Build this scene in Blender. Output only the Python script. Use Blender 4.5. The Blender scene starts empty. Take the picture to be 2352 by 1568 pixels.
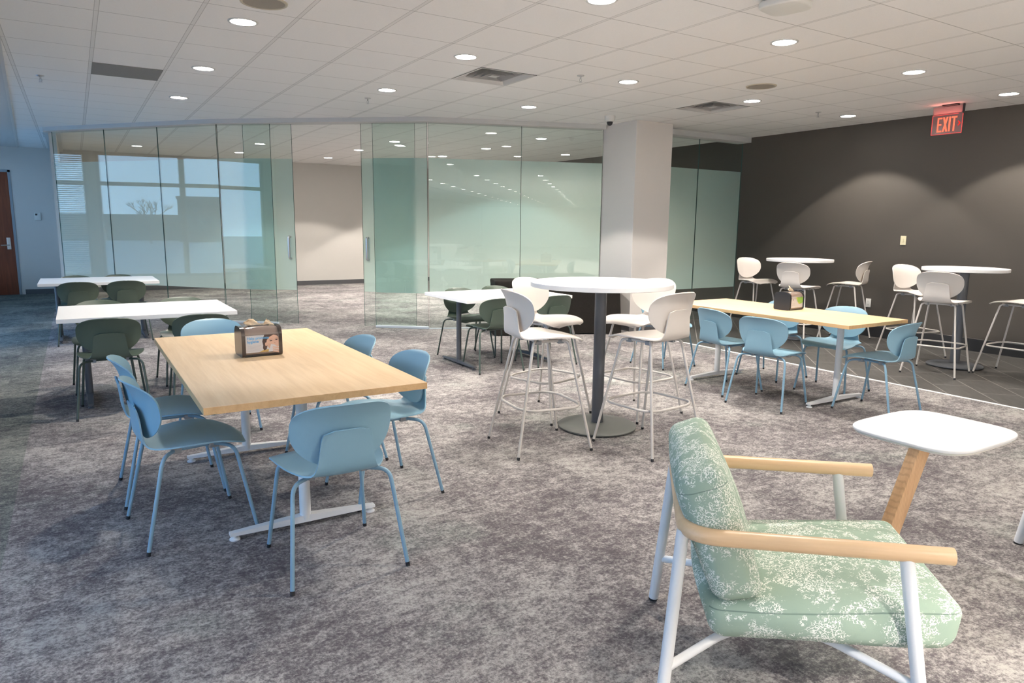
import bpy, bmesh, math, random
import numpy as np
from mathutils import Vector, Matrix, Euler

PI = math.pi
SC = bpy.context.scene
COL = SC.collection
random.seed(7)

# ------------------------------------------------------------------ camera
H_EYE = 1.4471
H_CEIL = 2.891
YAW, PITCH, ROLL, FPX = 0.555718, 0.162449, -0.0109118, 1605.92
_f = Vector((math.sin(YAW) * math.cos(PITCH), math.cos(YAW) * math.cos(PITCH), -math.sin(PITCH)))
_r0 = Vector((math.cos(YAW), -math.sin(YAW), 0))
_d0 = _f.cross(_r0)
_c, _s = math.cos(ROLL), math.sin(ROLL)
_right = _r0 * _c + _d0 * _s
_down = _d0 * _c - _r0 * _s
cam_data = bpy.data.cameras.new('camera')
cam = bpy.data.objects.new('camera', cam_data)
COL.objects.link(cam)
m = Matrix.Identity(4)
for i in range(3):
    m[i][0] = _right[i]; m[i][1] = -_down[i]; m[i][2] = -_f[i]
m.translation = Vector((0, 0, H_EYE))
cam.matrix_world = m
cam_data.sensor_width = 36.0
cam_data.lens = FPX / 2352 * 36.0
cam_data.clip_end = 300
SC.camera = cam

# ------------------------------------------------------------------ world, exposure
SC.view_settings.view_transform = 'Standard'
SC.view_settings.look = 'None'
SC.view_settings.exposure = 0.17
SC.view_settings.gamma = 1.0
SC.view_settings.use_curve_mapping = False
LAMP_W = 182.0
LAMP_COL = (1.0, 0.92, 0.84)
SKY_STRENGTH = 5.8
SC.cycles.diffuse_bounces = 7
w = bpy.data.worlds.new('dusk_sky'); SC.world = w; w.use_nodes = True
wn = w.node_tree.nodes; wl = w.node_tree.links
wn.clear()
tc = wn.new('ShaderNodeTexCoord'); sx = wn.new('ShaderNodeSeparateXYZ'); rp = wn.new('ShaderNodeValToRGB')
bg = wn.new('ShaderNodeBackground'); wo = wn.new('ShaderNodeOutputWorld')
rp.color_ramp.elements[0].position = 0.0; rp.color_ramp.elements[0].color = (0.40, 0.61, 0.88, 1)
rp.color_ramp.elements[1].position = 0.5; rp.color_ramp.elements[1].color = (0.25, 0.51, 0.93, 1)
bg.inputs['Strength'].default_value = SKY_STRENGTH
wl.new(tc.outputs['Generated'], sx.inputs[0]); wl.new(sx.outputs['Z'], rp.inputs[0])
wl.new(rp.outputs[0], bg.inputs['Color']); wl.new(bg.outputs[0], wo.inputs['Surface'])

# ------------------------------------------------------------------ node helpers
class NT:
    def __init__(s, name):
        s.m = bpy.data.materials.new(name); s.m.use_nodes = True
        s.t = s.m.node_tree; s.t.nodes.clear()
        s.out = s.t.nodes.new('ShaderNodeOutputMaterial')
    def n(s, typ, **kw):
        nd = s.t.nodes.new(typ)
        for k, v in kw.items(): setattr(nd, k, v)
        return nd
    def set(s, sock, v):
        if isinstance(v, bpy.types.NodeSocket): s.t.links.new(v, sock)
        elif v is not None:
            if isinstance(v, (tuple, list)) and len(v) == 3 and sock.type == 'RGBA': v = (*v, 1)
            sock.default_value = v
    def math(s, op, a, b=None, c=None, clamp=False):
        nd = s.n('ShaderNodeMath', operation=op); nd.use_clamp = clamp
        s.set(nd.inputs[0], a)
        if b is not None: s.set(nd.inputs[1], b)
        if c is not None: s.set(nd.inputs[2], c)
        return nd.outputs[0]
    def mix(s, f, a, b, blend='MIX'):
        nd = s.n('ShaderNodeMix', data_type='RGBA', blend_type=blend)
        s.set(nd.inputs[0], f); s.set(nd.inputs[6], a); s.set(nd.inputs[7], b)
        return nd.outputs[2]
    def noise(s, vec, scale, detail=3, rough=0.55, out='Fac', dist=0.0):
        nd = s.n('ShaderNodeTexNoise'); s.set(nd.inputs['Vector'], vec)
        nd.inputs['Scale'].default_value = scale; nd.inputs['Detail'].default_value = detail
        nd.inputs['Roughness'].default_value = rough; nd.inputs['Distortion'].default_value = dist
        return nd.outputs[out]
    def ramp(s, f, stops):
        nd = s.n('ShaderNodeValToRGB'); s.set(nd.inputs[0], f)
        el = nd.color_ramp.elements
        while len(el) < len(stops): el.new(0.5)
        for e, (p, c) in zip(el, stops):
            e.position = p; e.color = (*c, 1) if len(c) == 3 else c
        return nd.outputs[0]
    def step(s, f, lo, hi):
        nd = s.n('ShaderNodeMapRange'); nd.interpolation_type = 'SMOOTHSTEP'
        s.set(nd.inputs['Value'], f); nd.inputs['From Min'].default_value = lo; nd.inputs['From Max'].default_value = hi
        return nd.outputs[0]
    def pos(s): return s.n('ShaderNodeNewGeometry').outputs['Position']
    def objc(s): return s.n('ShaderNodeTexCoord').outputs['Object']
    def mapv(s, vec, scale=(1, 1, 1), rot=(0, 0, 0), loc=(0, 0, 0)):
        nd = s.n('ShaderNodeMapping'); s.set(nd.inputs['Vector'], vec)
        nd.inputs['Scale'].default_value = scale; nd.inputs['Rotation'].default_value = rot; nd.inputs['Location'].default_value = loc
        return nd.outputs[0]
    def xyz(s, vec):
        nd = s.n('ShaderNodeSeparateXYZ'); s.set(nd.inputs[0], vec); return nd.outputs
    def bump(s, h, strength=0.2, dist=0.01):
        nd = s.n('ShaderNodeBump'); s.set(nd.inputs['Height'], h)
        nd.inputs['Strength'].default_value = strength; nd.inputs['Distance'].default_value = dist
        return nd.outputs[0]
    def pbr(s, col, rough=0.5, metal=0.0, normal=None, spec=0.5, emit=None, estr=0.0):
        b = s.n('ShaderNodeBsdfPrincipled')
        s.set(b.inputs['Base Color'], col); s.set(b.inputs['Roughness'], rough); s.set(b.inputs['Metallic'], metal)
        s.set(b.inputs['Specular IOR Level'], spec)
        if normal is not None: s.set(b.inputs['Normal'], normal)
        if emit is not None:
            s.set(b.inputs['Emission Color'], emit); b.inputs['Emission Strength'].default_value = estr
        s.t.links.new(b.outputs[0], s.out.inputs['Surface']); return s.m

def plain(name, col, rough=0.5, metal=0.0, spec=0.5, grain=0.0, gscale=400):
    t = NT(name)
    if grain:
        nz = t.noise(t.objc(), gscale, 2)
        return t.pbr(t.mix(nz, tuple(c * (1 - grain) for c in col), tuple(min(1, c * (1 + grain)) for c in col)), rough, metal, t.bump(nz, 0.08, 0.002), spec)
    return t.pbr(col, rough, metal, None, spec)

def srgb(r, g, b):
    f = lambda c: ((c / 255) / 12.92 if c / 255 <= 0.04045 else (((c / 255) + 0.055) / 1.055) ** 2.4)
    return (f(r), f(g), f(b))

MAT = {}
# ---- carpet
def mat_carpet():
    t = NT('carpet_tiles'); p = t.pos()
    X, Y, Z = t.xyz(p)
    # each square carpet tile shifts its own pattern a little
    cx = t.math('FLOOR', t.math('DIVIDE', X, 0.61)); cy = t.math('FLOOR', t.math('DIVIDE', Y, 0.61))
    cv = t.n('ShaderNodeCombineXYZ'); t.set(cv.inputs[0], cx); t.set(cv.inputs[1], cy)
    wn_ = t.n('ShaderNodeTexWhiteNoise', noise_dimensions='2D'); t.set(wn_.inputs['Vector'], cv.outputs[0])
    tile = wn_.outputs['Color']
    sc = t.n('ShaderNodeVectorMath', operation='MULTIPLY_ADD'); t.set(sc.inputs[0], tile); sc.inputs[1].default_value = (9, 9, 9); t.set(sc.inputs[2], p)
    blot_t = t.noise(sc.outputs[0], 2.3, 5, 0.62)
    blot_w = t.noise(p, 1.3, 4, 0.6)
    mid = t.noise(t.mapv(p, (1, 1.25, 1)), 15, 7, 0.8)
    fine = t.noise(p, 70, 5, 0.8)
    a = t.math('ADD', t.math('MULTIPLY', blot_t, 0.28), t.math('MULTIPLY', blot_w, 0.36))
    a = t.math('ADD', a, t.math('MULTIPLY', mid, 0.72))
    a = t.math('ADD', a, t.math('MULTIPLY', fine, 0.72))
    f = t.step(a, 0.87, 1.21)
    col = t.ramp(f, [(0.0, (0.085, 0.076, 0.082)), (0.35, (0.160, 0.147, 0.150)), (0.7, (0.285, 0.268, 0.260)), (1.0, (0.42, 0.40, 0.38))])
    # greener patches
    g = t.step(t.noise(p, 1.1, 3, 0.6), 0.55, 0.68)
    col = t.mix(t.math('MULTIPLY', g, 0.35), col, t.mix(f, (0.075, 0.095, 0.090), (0.36, 0.39, 0.35)))
    # darker border course along the window side
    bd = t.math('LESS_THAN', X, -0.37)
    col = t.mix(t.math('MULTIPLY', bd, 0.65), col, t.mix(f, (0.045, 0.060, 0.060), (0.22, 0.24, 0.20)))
    # woven ribs
    wv = t.math('MULTIPLY', t.math('SINE', t.math('MULTIPLY', X, 900)), t.math('SINE', t.math('MULTIPLY', Y, 900)))
    col = t.mix(t.math('MULTIPLY_ADD', wv, 0.10, 0.10), col, (0.04, 0.035, 0.035))
    hgt = t.math('ADD', t.math('MULTIPLY', fine, 0.7), t.math('MULTIPLY', wv, 0.15))
    return t.pbr(col, 0.95, 0, t.bump(hgt, 0.35, 0.004), 0.15)
MAT['carpet'] = mat_carpet()

def mat_tile():
    t = NT('dark_floor_tile'); p = t.mapv(t.pos(), rot=(0, 0, -PI / 4))
    b = t.n('ShaderNodeTexBrick'); t.set(b.inputs['Vector'], p)
    b.offset = 0.5; b.squash = 1
    b.inputs['Scale'].default_value = 1.0; b.inputs['Brick Width'].default_value = 0.61; b.inputs['Row Height'].default_value = 0.305
    b.inputs['Mortar Size'].default_value = 0.005; b.inputs['Mortar Smooth'].default_value = 0.1; b.inputs['Bias'].default_value = 0
    nz = t.noise(t.mapv(p, (1, 5, 1)), 5, 5, 0.6)
    body = t.mix(nz, (0.050, 0.048, 0.046), (0.095, 0.090, 0.085))
    t.set(b.inputs['Color1'], body); t.set(b.inputs['Color2'], t.mix(0.15, body, (0.10, 0.10, 0.095))); t.set(b.inputs['Mortar'], (0.26, 0.245, 0.23))
    return t.pbr(b.outputs['Color'], t.math('MULTIPLY_ADD', nz, 0.2, 0.3), 0, t.bump(b.outputs['Fac'], -0.1, 0.002), 0.4)
MAT['tile'] = mat_tile()

TX0, TY0, TG = 0.245, 5.283, 0.611
def mat_ceiling():
    t = NT('ceiling_panels'); p = t.pos(); X, Y, Z = t.xyz(p)
    def dist(v, o):
        q = t.math('DIVIDE', t.math('SUBTRACT', v, o), TG)
        fr = t.math('SUBTRACT', q, t.math('ROUND', q))
        return t.math('MULTIPLY', t.math('ABSOLUTE', fr), TG)
    dx, dy = dist(X, TX0), dist(Y, TY0)
    teex = t.math('LESS_THAN', dx, 0.012); teey = t.math('LESS_THAN', dy, 0.006)
    tee_shadow = t.math('MULTIPLY', t.math('GREATER_THAN', dx, 0.012), t.math('LESS_THAN', dx, 0.0165))  # shadow line beside each tee, painted into the panel colour
    edgey = t.math('LESS_THAN', dy, 0.0045)
    nz = t.noise(p, 160, 3, 0.7); nl = t.noise(p, 420, 2, 0.6)
    body = t.mix(nz, (0.84, 0.825, 0.81), (0.95, 0.935, 0.92))
    col = t.mix(teex, body, (0.80, 0.79, 0.775))
    gap = t.math('MAXIMUM', tee_shadow, edgey)
    col = t.mix(t.math('MULTIPLY', gap, 0.5), col, (0.20, 0.19, 0.18))
    h = t.math('ADD', t.math('MULTIPLY', t.math('ADD', nz, nl), 0.3), t.math('MULTIPLY', gap, -1.0))
    return t.pbr(col, 0.92, 0, t.bump(h, 0.25, 0.003), 0.15)
MAT['ceiling'] = mat_ceiling()

def mat_paint(name, col, rough=0.75, gl=0.06):
    t = NT(name); nz = t.noise(t.pos(), 220, 3, 0.6)
    c = t.mix(nz, tuple(x * (1 - gl) for x in col), tuple(x * (1 + gl) for x in col))
    return t.pbr(c, rough, 0, t.bump(nz, 0.12, 0.002), 0.3)
MAT['wall_beige'] = mat_paint('painted_wall_greige', (0.66, 0.625, 0.585))
MAT['wall_grey'] = mat_paint('painted_wall_grey', (0.52, 0.51, 0.49))
MAT['wall_dark'] = mat_paint('painted_wall_charcoal', (0.074, 0.066, 0.057), 0.6, 0.12)
MAT['drywall'] = mat_paint('drywall_white', (0.62, 0.62, 0.61))
MAT['pillar'] = mat_paint('pillar_paint', (0.74, 0.70, 0.6615))
MAT['base_dark'] = plain('baseboard_black_tile', (0.022, 0.021, 0.020), 0.35)
MAT['base_grey'] = plain('baseboard_vinyl_grey', (0.10, 0.10, 0.105), 0.6)
MAT['strip'] = plain('floor_strip_metal', (0.92, 0.91, 0.88), 0.4, 0.0)

def mat_wood(name, c0, c1, c2, axis=1, scale=1.0, rough=0.42, ring=0.0):
    t = NT(name); p = t.objc()
    st = [14, 14, 14]; st[axis] = 0.9
    q = t.mapv(p, tuple(x * scale for x in st))
    n1 = t.noise(q, 2.2, 5, 0.6, dist=0.6)
    st2 = [160, 160, 160]; st2[axis] = 3.0
    n2 = t.noise(t.mapv(p, tuple(x * scale for x in st2)), 1.0, 3, 0.6)
    c = t.ramp(n1, [(0.28, c0), (0.5, c1), (0.75, c2)])
    c = t.mix(t.math('MULTIPLY', t.step(n2, 0.42, 0.62), 0.28), c, c0)
    if ring:
        wv = t.n('ShaderNodeTexWave', wave_type='BANDS', bands_direction='X'); t.set(wv.inputs['Vector'], t.mapv(p, (1, 1, 0.10), (0, 0.33, 0)))
        wv.inputs['Scale'].default_value = 34; wv.inputs['Distortion'].default_value = 3.2; wv.inputs['Detail'].default_value = 2; wv.inputs['Detail Scale'].default_value = 1.2
        c = t.mix(t.math('MULTIPLY', t.step(wv.outputs['Fac'], 0.55, 0.95), ring), c, tuple(x * 0.55 for x in c0))
    return t.pbr(c, rough, 0, t.bump(n2, 0.04, 0.001), 0.4)
MAT['oak_top'] = mat_wood('oak_laminate', (0.68, 0.475, 0.27), (0.76, 0.55, 0.33), (0.82, 0.615, 0.39))
MAT['oak_edge'] = mat_wood('oak_edge_band', (0.52, 0.325, 0.15), (0.60, 0.385, 0.19), (0.65, 0.43, 0.22))
MAT['oak_post'] = mat_wood('solid_oak', (0.40, 0.24, 0.125), (0.49, 0.31, 0.17), (0.56, 0.37, 0.215), axis=2, rough=0.55, ring=0.30)
MAT['beech_arm'] = mat_wood('beech_arm', (0.62, 0.42, 0.24), (0.68, 0.475, 0.285), (0.72, 0.52, 0.33), axis=0, rough=0.35)
MAT['door_wood'] = mat_wood('cherry_door', (0.16, 0.035, 0.012), (0.22, 0.052, 0.018), (0.28, 0.075, 0.028), axis=2, rough=0.4)
MAT['white_lam'] = plain('white_laminate', (0.86, 0.85, 0.84), 0.35, grain=0.02)
MAT['white_metal'] = plain('white_powder_coat', (0.74, 0.75, 0.76), 0.38)
MAT['grey_metal'] = plain('graphite_powder_coat', (0.085, 0.092, 0.105), 0.45)
MAT['grey_base'] = plain('graphite_base_plate', (0.135, 0.14, 0.13), 0.45)
MAT['blue_plastic'] = plain('sky_blue_plastic', (0.215, 0.375, 0.475), 0.42, grain=0.03)
MAT['blue_metal'] = plain('sky_blue_steel', (0.20, 0.34, 0.45), 0.35)
MAT['green_plastic'] = plain('dark_green_plastic', (0.070, 0.098, 0.074), 0.42, grain=0.05)
MAT['green_metal'] = plain('dark_green_steel', (0.055, 0.080, 0.068), 0.35)
MAT['cream_plastic'] = plain('warm_white_plastic', (0.72, 0.665, 0.61), 0.45, grain=0.02)
MAT['cream_metal'] = plain('warm_white_steel', (0.62, 0.58, 0.54), 0.38)
MAT['clip_grey'] = plain('grey_clip', (0.30, 0.31, 0.32), 0.5)
MAT['black_rubber'] = plain('black_foot', (0.012, 0.012, 0.014), 0.6)
MAT['black_plastic'] = plain('black_plastic', (0.018, 0.018, 0.020), 0.3)
MAT['smoke_plastic'] = plain('smoked_plastic', (0.055, 0.042, 0.036), 0.15)
MAT['smoke_cover'] = plain('smoked_clear_cover', (0.25, 0.19, 0.155), 0.10)
MAT['steel'] = plain('brushed_steel', (0.62, 0.62, 0.62), 0.28, 1.0)
MAT['plate_white'] = plain('white_wall_plate', (0.75, 0.74, 0.70), 0.4)
MAT['plate_ivory'] = plain('ivory_wall_plate', (0.66, 0.60, 0.40), 0.4)
MAT['socket_dark'] = plain('socket_slot', (0.05, 0.05, 0.05), 0.5)
MAT['vent_metal'] = plain('vent_white_metal', (0.56, 0.55, 0.54), 0.45)
MAT['vent_dark'] = plain('vent_dark_inside', (0.030, 0.029, 0.028), 0.8)
MAT['grille_grey'] = plain('return_grille', (0.20, 0.195, 0.19), 0.7, grain=0.25, gscale=260)
MAT['speaker_cloth'] = plain('speaker_mesh', (0.26, 0.235, 0.20), 0.8, grain=0.2)
MAT['trim_white'] = plain('fixture_trim', (0.66, 0.65, 0.63), 0.4)
MAT['paper'] = plain('napkin_paper', (0.78, 0.62, 0.44), 0.9, grain=0.05, gscale=150)
MAT['glass_rail'] = plain('glass_floor_rail', (0.62, 0.68, 0.74), 0.35, 0.4)
MAT['mullion'] = plain('window_frame_bronze', (0.16, 0.155, 0.15), 0.45)

def mat_cloth():
    t = NT('black_tablecloth'); p = t.pos(); nz = t.noise(p, 60, 4, 0.7)
    c = t.mix(nz, (0.010, 0.009, 0.008), (0.026, 0.023, 0.020))
    return t.pbr(c, 0.9, 0, t.bump(nz, 0.2, 0.003), 0.2)
MAT['black_cloth'] = mat_cloth()

def mat_fabric(part):
    t = NT('sage_fleck_fabric_' + part); p = t.objc(); X, Y, Z = t.xyz(p)
    warp = t.noise(p, 30, 2, 0.5, out='Color')
    wv = t.n('ShaderNodeVectorMath', operation='MULTIPLY_ADD'); t.set(wv.inputs[0], warp); wv.inputs[1].default_value = (0.018, 0.018, 0.018); t.set(wv.inputs[2], p)
    n1 = t.noise(wv.outputs[0], 122, 1.0, 0.5, dist=0.2)
    worm = t.math('SUBTRACT', 1.0, t.step(t.math('ABSOLUTE', t.math('SUBTRACT', n1, 0.5)), 0.042, 0.066))
    mask = t.step(t.math('ADD', t.math('MULTIPLY', t.noise(p, 9.0, 3, 0.6), 0.62), t.math('MULTIPLY', t.noise(p, 46, 2, 0.6), 0.38)), 0.46, 0.52)
    f = t.math('MULTIPLY', worm, mask)
    tint = t.noise(p, 3.5, 3, 0.6); fine = t.noise(p, 55, 4, 0.7)
    base = t.mix(tint, (0.225, 0.315, 0.260), (0.335, 0.415, 0.325))
    base = t.mix(t.math('MULTIPLY', t.step(fine, 0.52, 0.7), 0.25), base, (0.22, 0.31, 0.26))
    col = t.mix(f, base, (0.78, 0.80, 0.74))
    if part == 'seat':
        ds = t.math('ABSOLUTE', t.math('SUBTRACT', Z, t.math('MULTIPLY_ADD', X, 0.092, 0.350)))
        on = t.math('MAXIMUM', t.math('GREATER_THAN', t.math('ABSOLUTE', Y), 0.285), t.math('GREATER_THAN', X, 0.70))
    else:
        ds = t.math('ABSOLUTE', t.math('SUBTRACT', Z, t.math('MULTIPLY_ADD', X, 0.36, 0.700)))
        on = t.math('GREATER_THAN', t.math('ABSOLUTE', Y), 0.275)
    seam = t.math('MULTIPLY', on, t.math('SUBTRACT', 1.0, t.step(ds, 0.0006, 0.0024)))
    col = t.mix(t.math('MULTIPLY', seam, 0.75), col, (0.10, 0.15, 0.13))
    weave = t.math('SUBTRACT', t.math('MULTIPLY', t.noise(p, 700, 1, 0.5), 0.3), seam)
    return t.pbr(col, 0.9, 0, t.bump(weave, 0.25, 0.002), 0.2)
MAT['fabric'] = mat_fabric('seat'); MAT['fabric_back'] = mat_fabric('back')

def mat_emit(name, col, s):
    t = NT(name); e = t.n('ShaderNodeEmission'); t.set(e.inputs[0], col); e.inputs[1].default_value = s
    t.t.links.new(e.outputs[0], t.out.inputs['Surface']); return t.m
MAT['lamp_glow'] = mat_emit('lamp_diffuser', (1.0, 0.95, 0.88), 55.0)
MAT['exit_red'] = mat_emit('exit_letter_glow', (1.0, 0.20, 0.11), 1.15)
MAT['exit_edge'] = mat_emit('exit_edge_glow', (1.0, 0.10, 0.09), 1.1)
MAT['exit_arrow'] = mat_emit('exit_arrow_glow', (1.0, 0.02, 0.015), 1.0)

def mat_glass(name, tint, refl=1.0, f0=0.044):
    t = NT(name)
    lw = t.n('ShaderNodeLayerWeight'); lw.inputs['Blend'].default_value = 0.5
    fc = lw.outputs['Facing']
    R = t.math('MULTIPLY_ADD', t.math('POWER', fc, 5.0), 0.9, f0)
    R = t.math('MULTIPLY', R, refl, clamp=True)
    tr = t.n('ShaderNodeBsdfTransparent'); t.set(tr.inputs[0], tint)
    gl = t.n('ShaderNodeBsdfGlossy'); gl.inputs['Roughness'].default_value = 0.0; t.set(gl.inputs[0], (0.95, 1.0, 0.98))
    mx = t.n('ShaderNodeMixShader'); t.set(mx.inputs[0], R)
    t.t.links.new(tr.outputs[0], mx.inputs[1]); t.t.links.new(gl.outputs[0], mx.inputs[2])
    t.t.links.new(mx.outputs[0], t.out.inputs['Surface']); return t.m
MAT['glass'] = mat_glass('partition_glass', (0.925, 0.965, 0.952))
MAT['glass_edge'] = plain('glass_edge_green', (0.05, 0.11, 0.10), 0.15)
def mat_acrylic():
    t = NT('hazy_acrylic')
    b = t.n('ShaderNodeBsdfPrincipled'); b.inputs['Base Color'].default_value = (0.50, 0.30, 0.30, 1); b.inputs['Roughness'].default_value = 0.15
    tr = t.n('ShaderNodeBsdfTransparent'); t.set(tr.inputs[0], (0.92, 0.84, 0.84))
    m_ = t.n('ShaderNodeMixShader'); m_.inputs[0].default_value = 0.42
    t.t.links.new(tr.outputs[0], m_.inputs[1]); t.t.links.new(b.outputs[0], m_.inputs[2]); t.t.links.new(m_.outputs[0], t.out.inputs['Surface']); return t.m
MAT['acrylic'] = mat_acrylic()

def mat_film():
    t = NT('frosted_film')
    df = t.n('ShaderNodeBsdfDiffuse'); t.set(df.inputs[0], (0.36, 0.62, 0.70))
    tl = t.n('ShaderNodeBsdfTranslucent'); t.set(tl.inputs[0], (0.82, 0.85, 0.735))
    rf = t.n('ShaderNodeBsdfRefraction'); t.set(rf.inputs[0], (0.985, 1.0, 0.985)); rf.inputs['Roughness'].default_value = 0.8; rf.inputs['IOR'].default_value = 1.15
    m1 = t.n('ShaderNodeMixShader'); m1.inputs[0].default_value = 0.56
    t.t.links.new(df.outputs[0], m1.inputs[1]); t.t.links.new(tl.outputs[0], m1.inputs[2])
    m2 = t.n('ShaderNodeMixShader'); m2.inputs[0].default_value = 0.14
    t.t.links.new(m1.outputs[0], m2.inputs[1]); t.t.links.new(rf.outputs[0], m2.inputs[2])
    t.t.links.new(m2.outputs[0], t.out.inputs['Surface']); return t.m
MAT['film'] = mat_film()

# ------------------------------------------------------------------ mesh helpers
def obj(name, bm, mat, parent=None, smooth=False, loc=None):
    me = bpy.data.meshes.new(name)
    if isinstance(bm, tuple):
        v, f = bm; me.from_pydata([tuple(x) for x in v], [], f)
        b2 = bmesh.new(); b2.from_mesh(me); bmesh.ops.recalc_face_normals(b2, faces=b2.faces); b2.to_mesh(me); b2.free()
    else:
        bmesh.ops.recalc_face_normals(bm, faces=bm.faces); bm.to_mesh(me); bm.free()
    mats = mat if isinstance(mat, (list, tuple)) else [mat]
    for mm in mats: me.materials.append(MAT[mm] if isinstance(mm, str) else mm)
    if smooth:
        me.polygons.foreach_set('use_smooth', [True] * len(me.polygons))
        if smooth == 'auto':
            try: me.set_sharp_from_angle(angle=math.radians(38))
            except Exception: pass
    o = bpy.data.objects.new(name, me); COL.objects.link(o)
    if loc is not None: o.location = loc
    if parent is not None: o.parent = parent
    return o

def tag(o, label=None, cat=None, group=None, kind=None):
    if label: o['label'] = label
    if cat: o['category'] = cat
    if group: o['group'] = group
    if kind: o['kind'] = kind
    return o

def thing(name, label, cat, loc=(0, 0, 0), rotz=0.0, group=None):
    o = bpy.data.objects.new(name, None); COL.objects.link(o)
    o.empty_display_size = 0.1
    o.location = loc; o.rotation_euler = (0, 0, rotz)
    return tag(o, label, cat, group)

def struct(name, bm, mat, parent=None, smooth=False):
    o = obj(name, bm, mat, parent, smooth)
    if parent is None: o['kind'] = 'structure'
    return o

def dup(root, loc=None, rotz=None, label=None, group=None):
    r = root.copy(); COL.objects.link(r)
    if loc is not None: r.location = loc
    if rotz is not None: r.rotation_euler = (0, 0, rotz)
    if label: r['label'] = label
    if group: r['group'] = group
    def rec(src, dst):
        for ch in list(src.children):
            c = ch.copy(); COL.objects.link(c); c.parent = dst
            rec(ch, c)
    rec(root, r)
    return r

def box(x0, x1, y0, y1, z0, z1, bev=0.0, seg=2, bm=None):
    b = bmesh.new()
    vs = [b.verts.new((x, y, z)) for x in (x0, x1) for y in (y0, y1) for z in (z0, z1)]
    for q in ((0, 1, 3, 2), (4, 6, 7, 5), (0, 4, 5, 1), (2, 3, 7, 6), (0, 2, 6, 4), (1, 5, 7, 3)):
        b.faces.new([vs[i] for i in q])
    if bev:
        bmesh.ops.recalc_face_normals(b, faces=b.faces)
        bmesh.ops.bevel(b, geom=list(b.edges), offset=bev, segments=seg, affect='EDGES', profile=0.5)
    return join(bm, b) if bm is not None else b

def join(bm, b):
    me = bpy.data.meshes.new('tmp'); b.to_mesh(me); b.free(); bm.from_mesh(me); bpy.data.meshes.remove(me); return bm

def hexa(corners, bev=0.0, seg=3):
    """corners: 4 bottom, 4 top (same winding)"""
    b = bmesh.new(); v = [b.verts.new(c) for c in corners]
    b.faces.new(v[0:4]); b.faces.new(v[4:8])
    for i in range(4): b.faces.new((v[i], v[(i + 1) % 4], v[4 + (i + 1) % 4], v[4 + i]))
    if bev:
        bmesh.ops.recalc_face_normals(b, faces=b.faces)
        bmesh.ops.bevel(b, geom=list(b.edges), offset=bev, segments=seg, affect='EDGES', profile=0.5)
    return b

def fillet(pts, r, n=6):
    pts = [Vector(p) for p in pts]; out = [pts[0]]
    for i in range(1, len(pts) - 1):
        a, b, c = pts[i - 1], pts[i], pts[i + 1]
        rr = min(r, (a - b).length * 0.49, (c - b).length * 0.49)
        p0 = b + (a - b).normalized() * rr; p1 = b + (c - b).normalized() * rr
        for k in range(n + 1):
            t = k / n
            out.append(p0 * (1 - t) ** 2 + b * 2 * t * (1 - t) + p1 * t * t)
    out.append(pts[-1]); return out

def fillet_loop(pts, r, n=6):
    pts = [Vector(p) for p in pts]; out = []; N = len(pts)
    for i in range(N):
        a, b, c = pts[i - 1], pts[i], pts[(i + 1) % N]
        rr = min(r, (a - b).length * 0.49, (c - b).length * 0.49)
        p0 = b + (a - b).normalized() * rr; p1 = b + (c - b).normalized() * rr
        for k in range(n + 1):
            t = k / n
            out.append(p0 * (1 - t) ** 2 + b * 2 * t * (1 - t) + p1 * t * t)
    return out

def tube(pts, r, seg=12, closed=False, r1=None, cap=True, bm=None):
    pts = [Vector(p) for p in pts]; b = bmesh.new(); n = len(pts)
    rings = []; up = None
    for i, p in enumerate(pts):
        if closed: d = (pts[(i + 1) % n] - pts[i - 1]).normalized()
        elif i == 0: d = (pts[1] - p).normalized()
        elif i == n - 1: d = (p - pts[i - 1]).normalized()
        else: d = (pts[i + 1] - pts[i - 1]).normalized()
        if up is None:
            up = Vector((0, 0, 1)) if abs(d.z) < 0.9 else Vector((1, 0, 0))
        u = (up - d * up.dot(d)).normalized(); up = u; v = d.cross(u)
        rad = r if r1 is None else r + (r1 - r) * i / (n - 1)
        rings.append([b.verts.new(p + (u * math.cos(2 * PI * k / seg) + v * math.sin(2 * PI * k / seg)) * rad) for k in range(seg)])
    for i in range(n if closed else n - 1):
        A, B = rings[i], rings[(i + 1) % n]
        for k in range(seg):
            b.faces.new((A[k], A[(k + 1) % seg], B[(k + 1) % seg], B[k]))
    if cap and not closed:
        b.faces.new(rings[0]); b.faces.new(rings[-1])
    return join(bm, b) if bm is not None else b

def lathe(prof, seg=40, cx=0, cy=0, bm=None):
    """prof: (r, z) list; closed at r=0 ends"""
    b = bmesh.new(); rings = []
    for r, z in prof:
        if r < 1e-6: rings.append([b.verts.new((cx, cy, z))])
        else: rings.append([b.verts.new((cx + r * math.cos(2 * PI * k / seg), cy + r * math.sin(2 * PI * k / seg), z)) for k in range(seg)])
    for A, B in zip(rings, rings[1:]):
        for k in range(seg):
            q = []
            q.append(A[k % len(A)]);
            if len(A) > 1: q.append(A[(k + 1) % seg])
            if len(B) > 1: q.append(B[(k + 1) % seg])
            q.append(B[k % len(B)])
            if len(q) >= 3: b.faces.new(q)
    return join(bm, b) if bm is not None else b

def prism(outline, z0, z1, bev=0.0, seg=2):
    b = bmesh.new()
    lo = [b.verts.new((x, y, z0)) for x, y in outline]; hi = [b.verts.new((x, y, z1)) for x, y in outline]
    b.faces.new(lo); b.faces.new(hi); n = len(outline)
    for i in range(n): b.faces.new((lo[i], lo[(i + 1) % n], hi[(i + 1) % n], hi[i]))
    if bev:
        bmesh.ops.recalc_face_normals(b, faces=b.faces)
        ed = [e for e in b.edges if abs(e.verts[0].co.z - e.verts[1].co.z) < 1e-6]
        bmesh.ops.bevel(b, geom=ed, offset=bev, segments=seg, affect='EDGES', profile=0.5)
    return b

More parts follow.
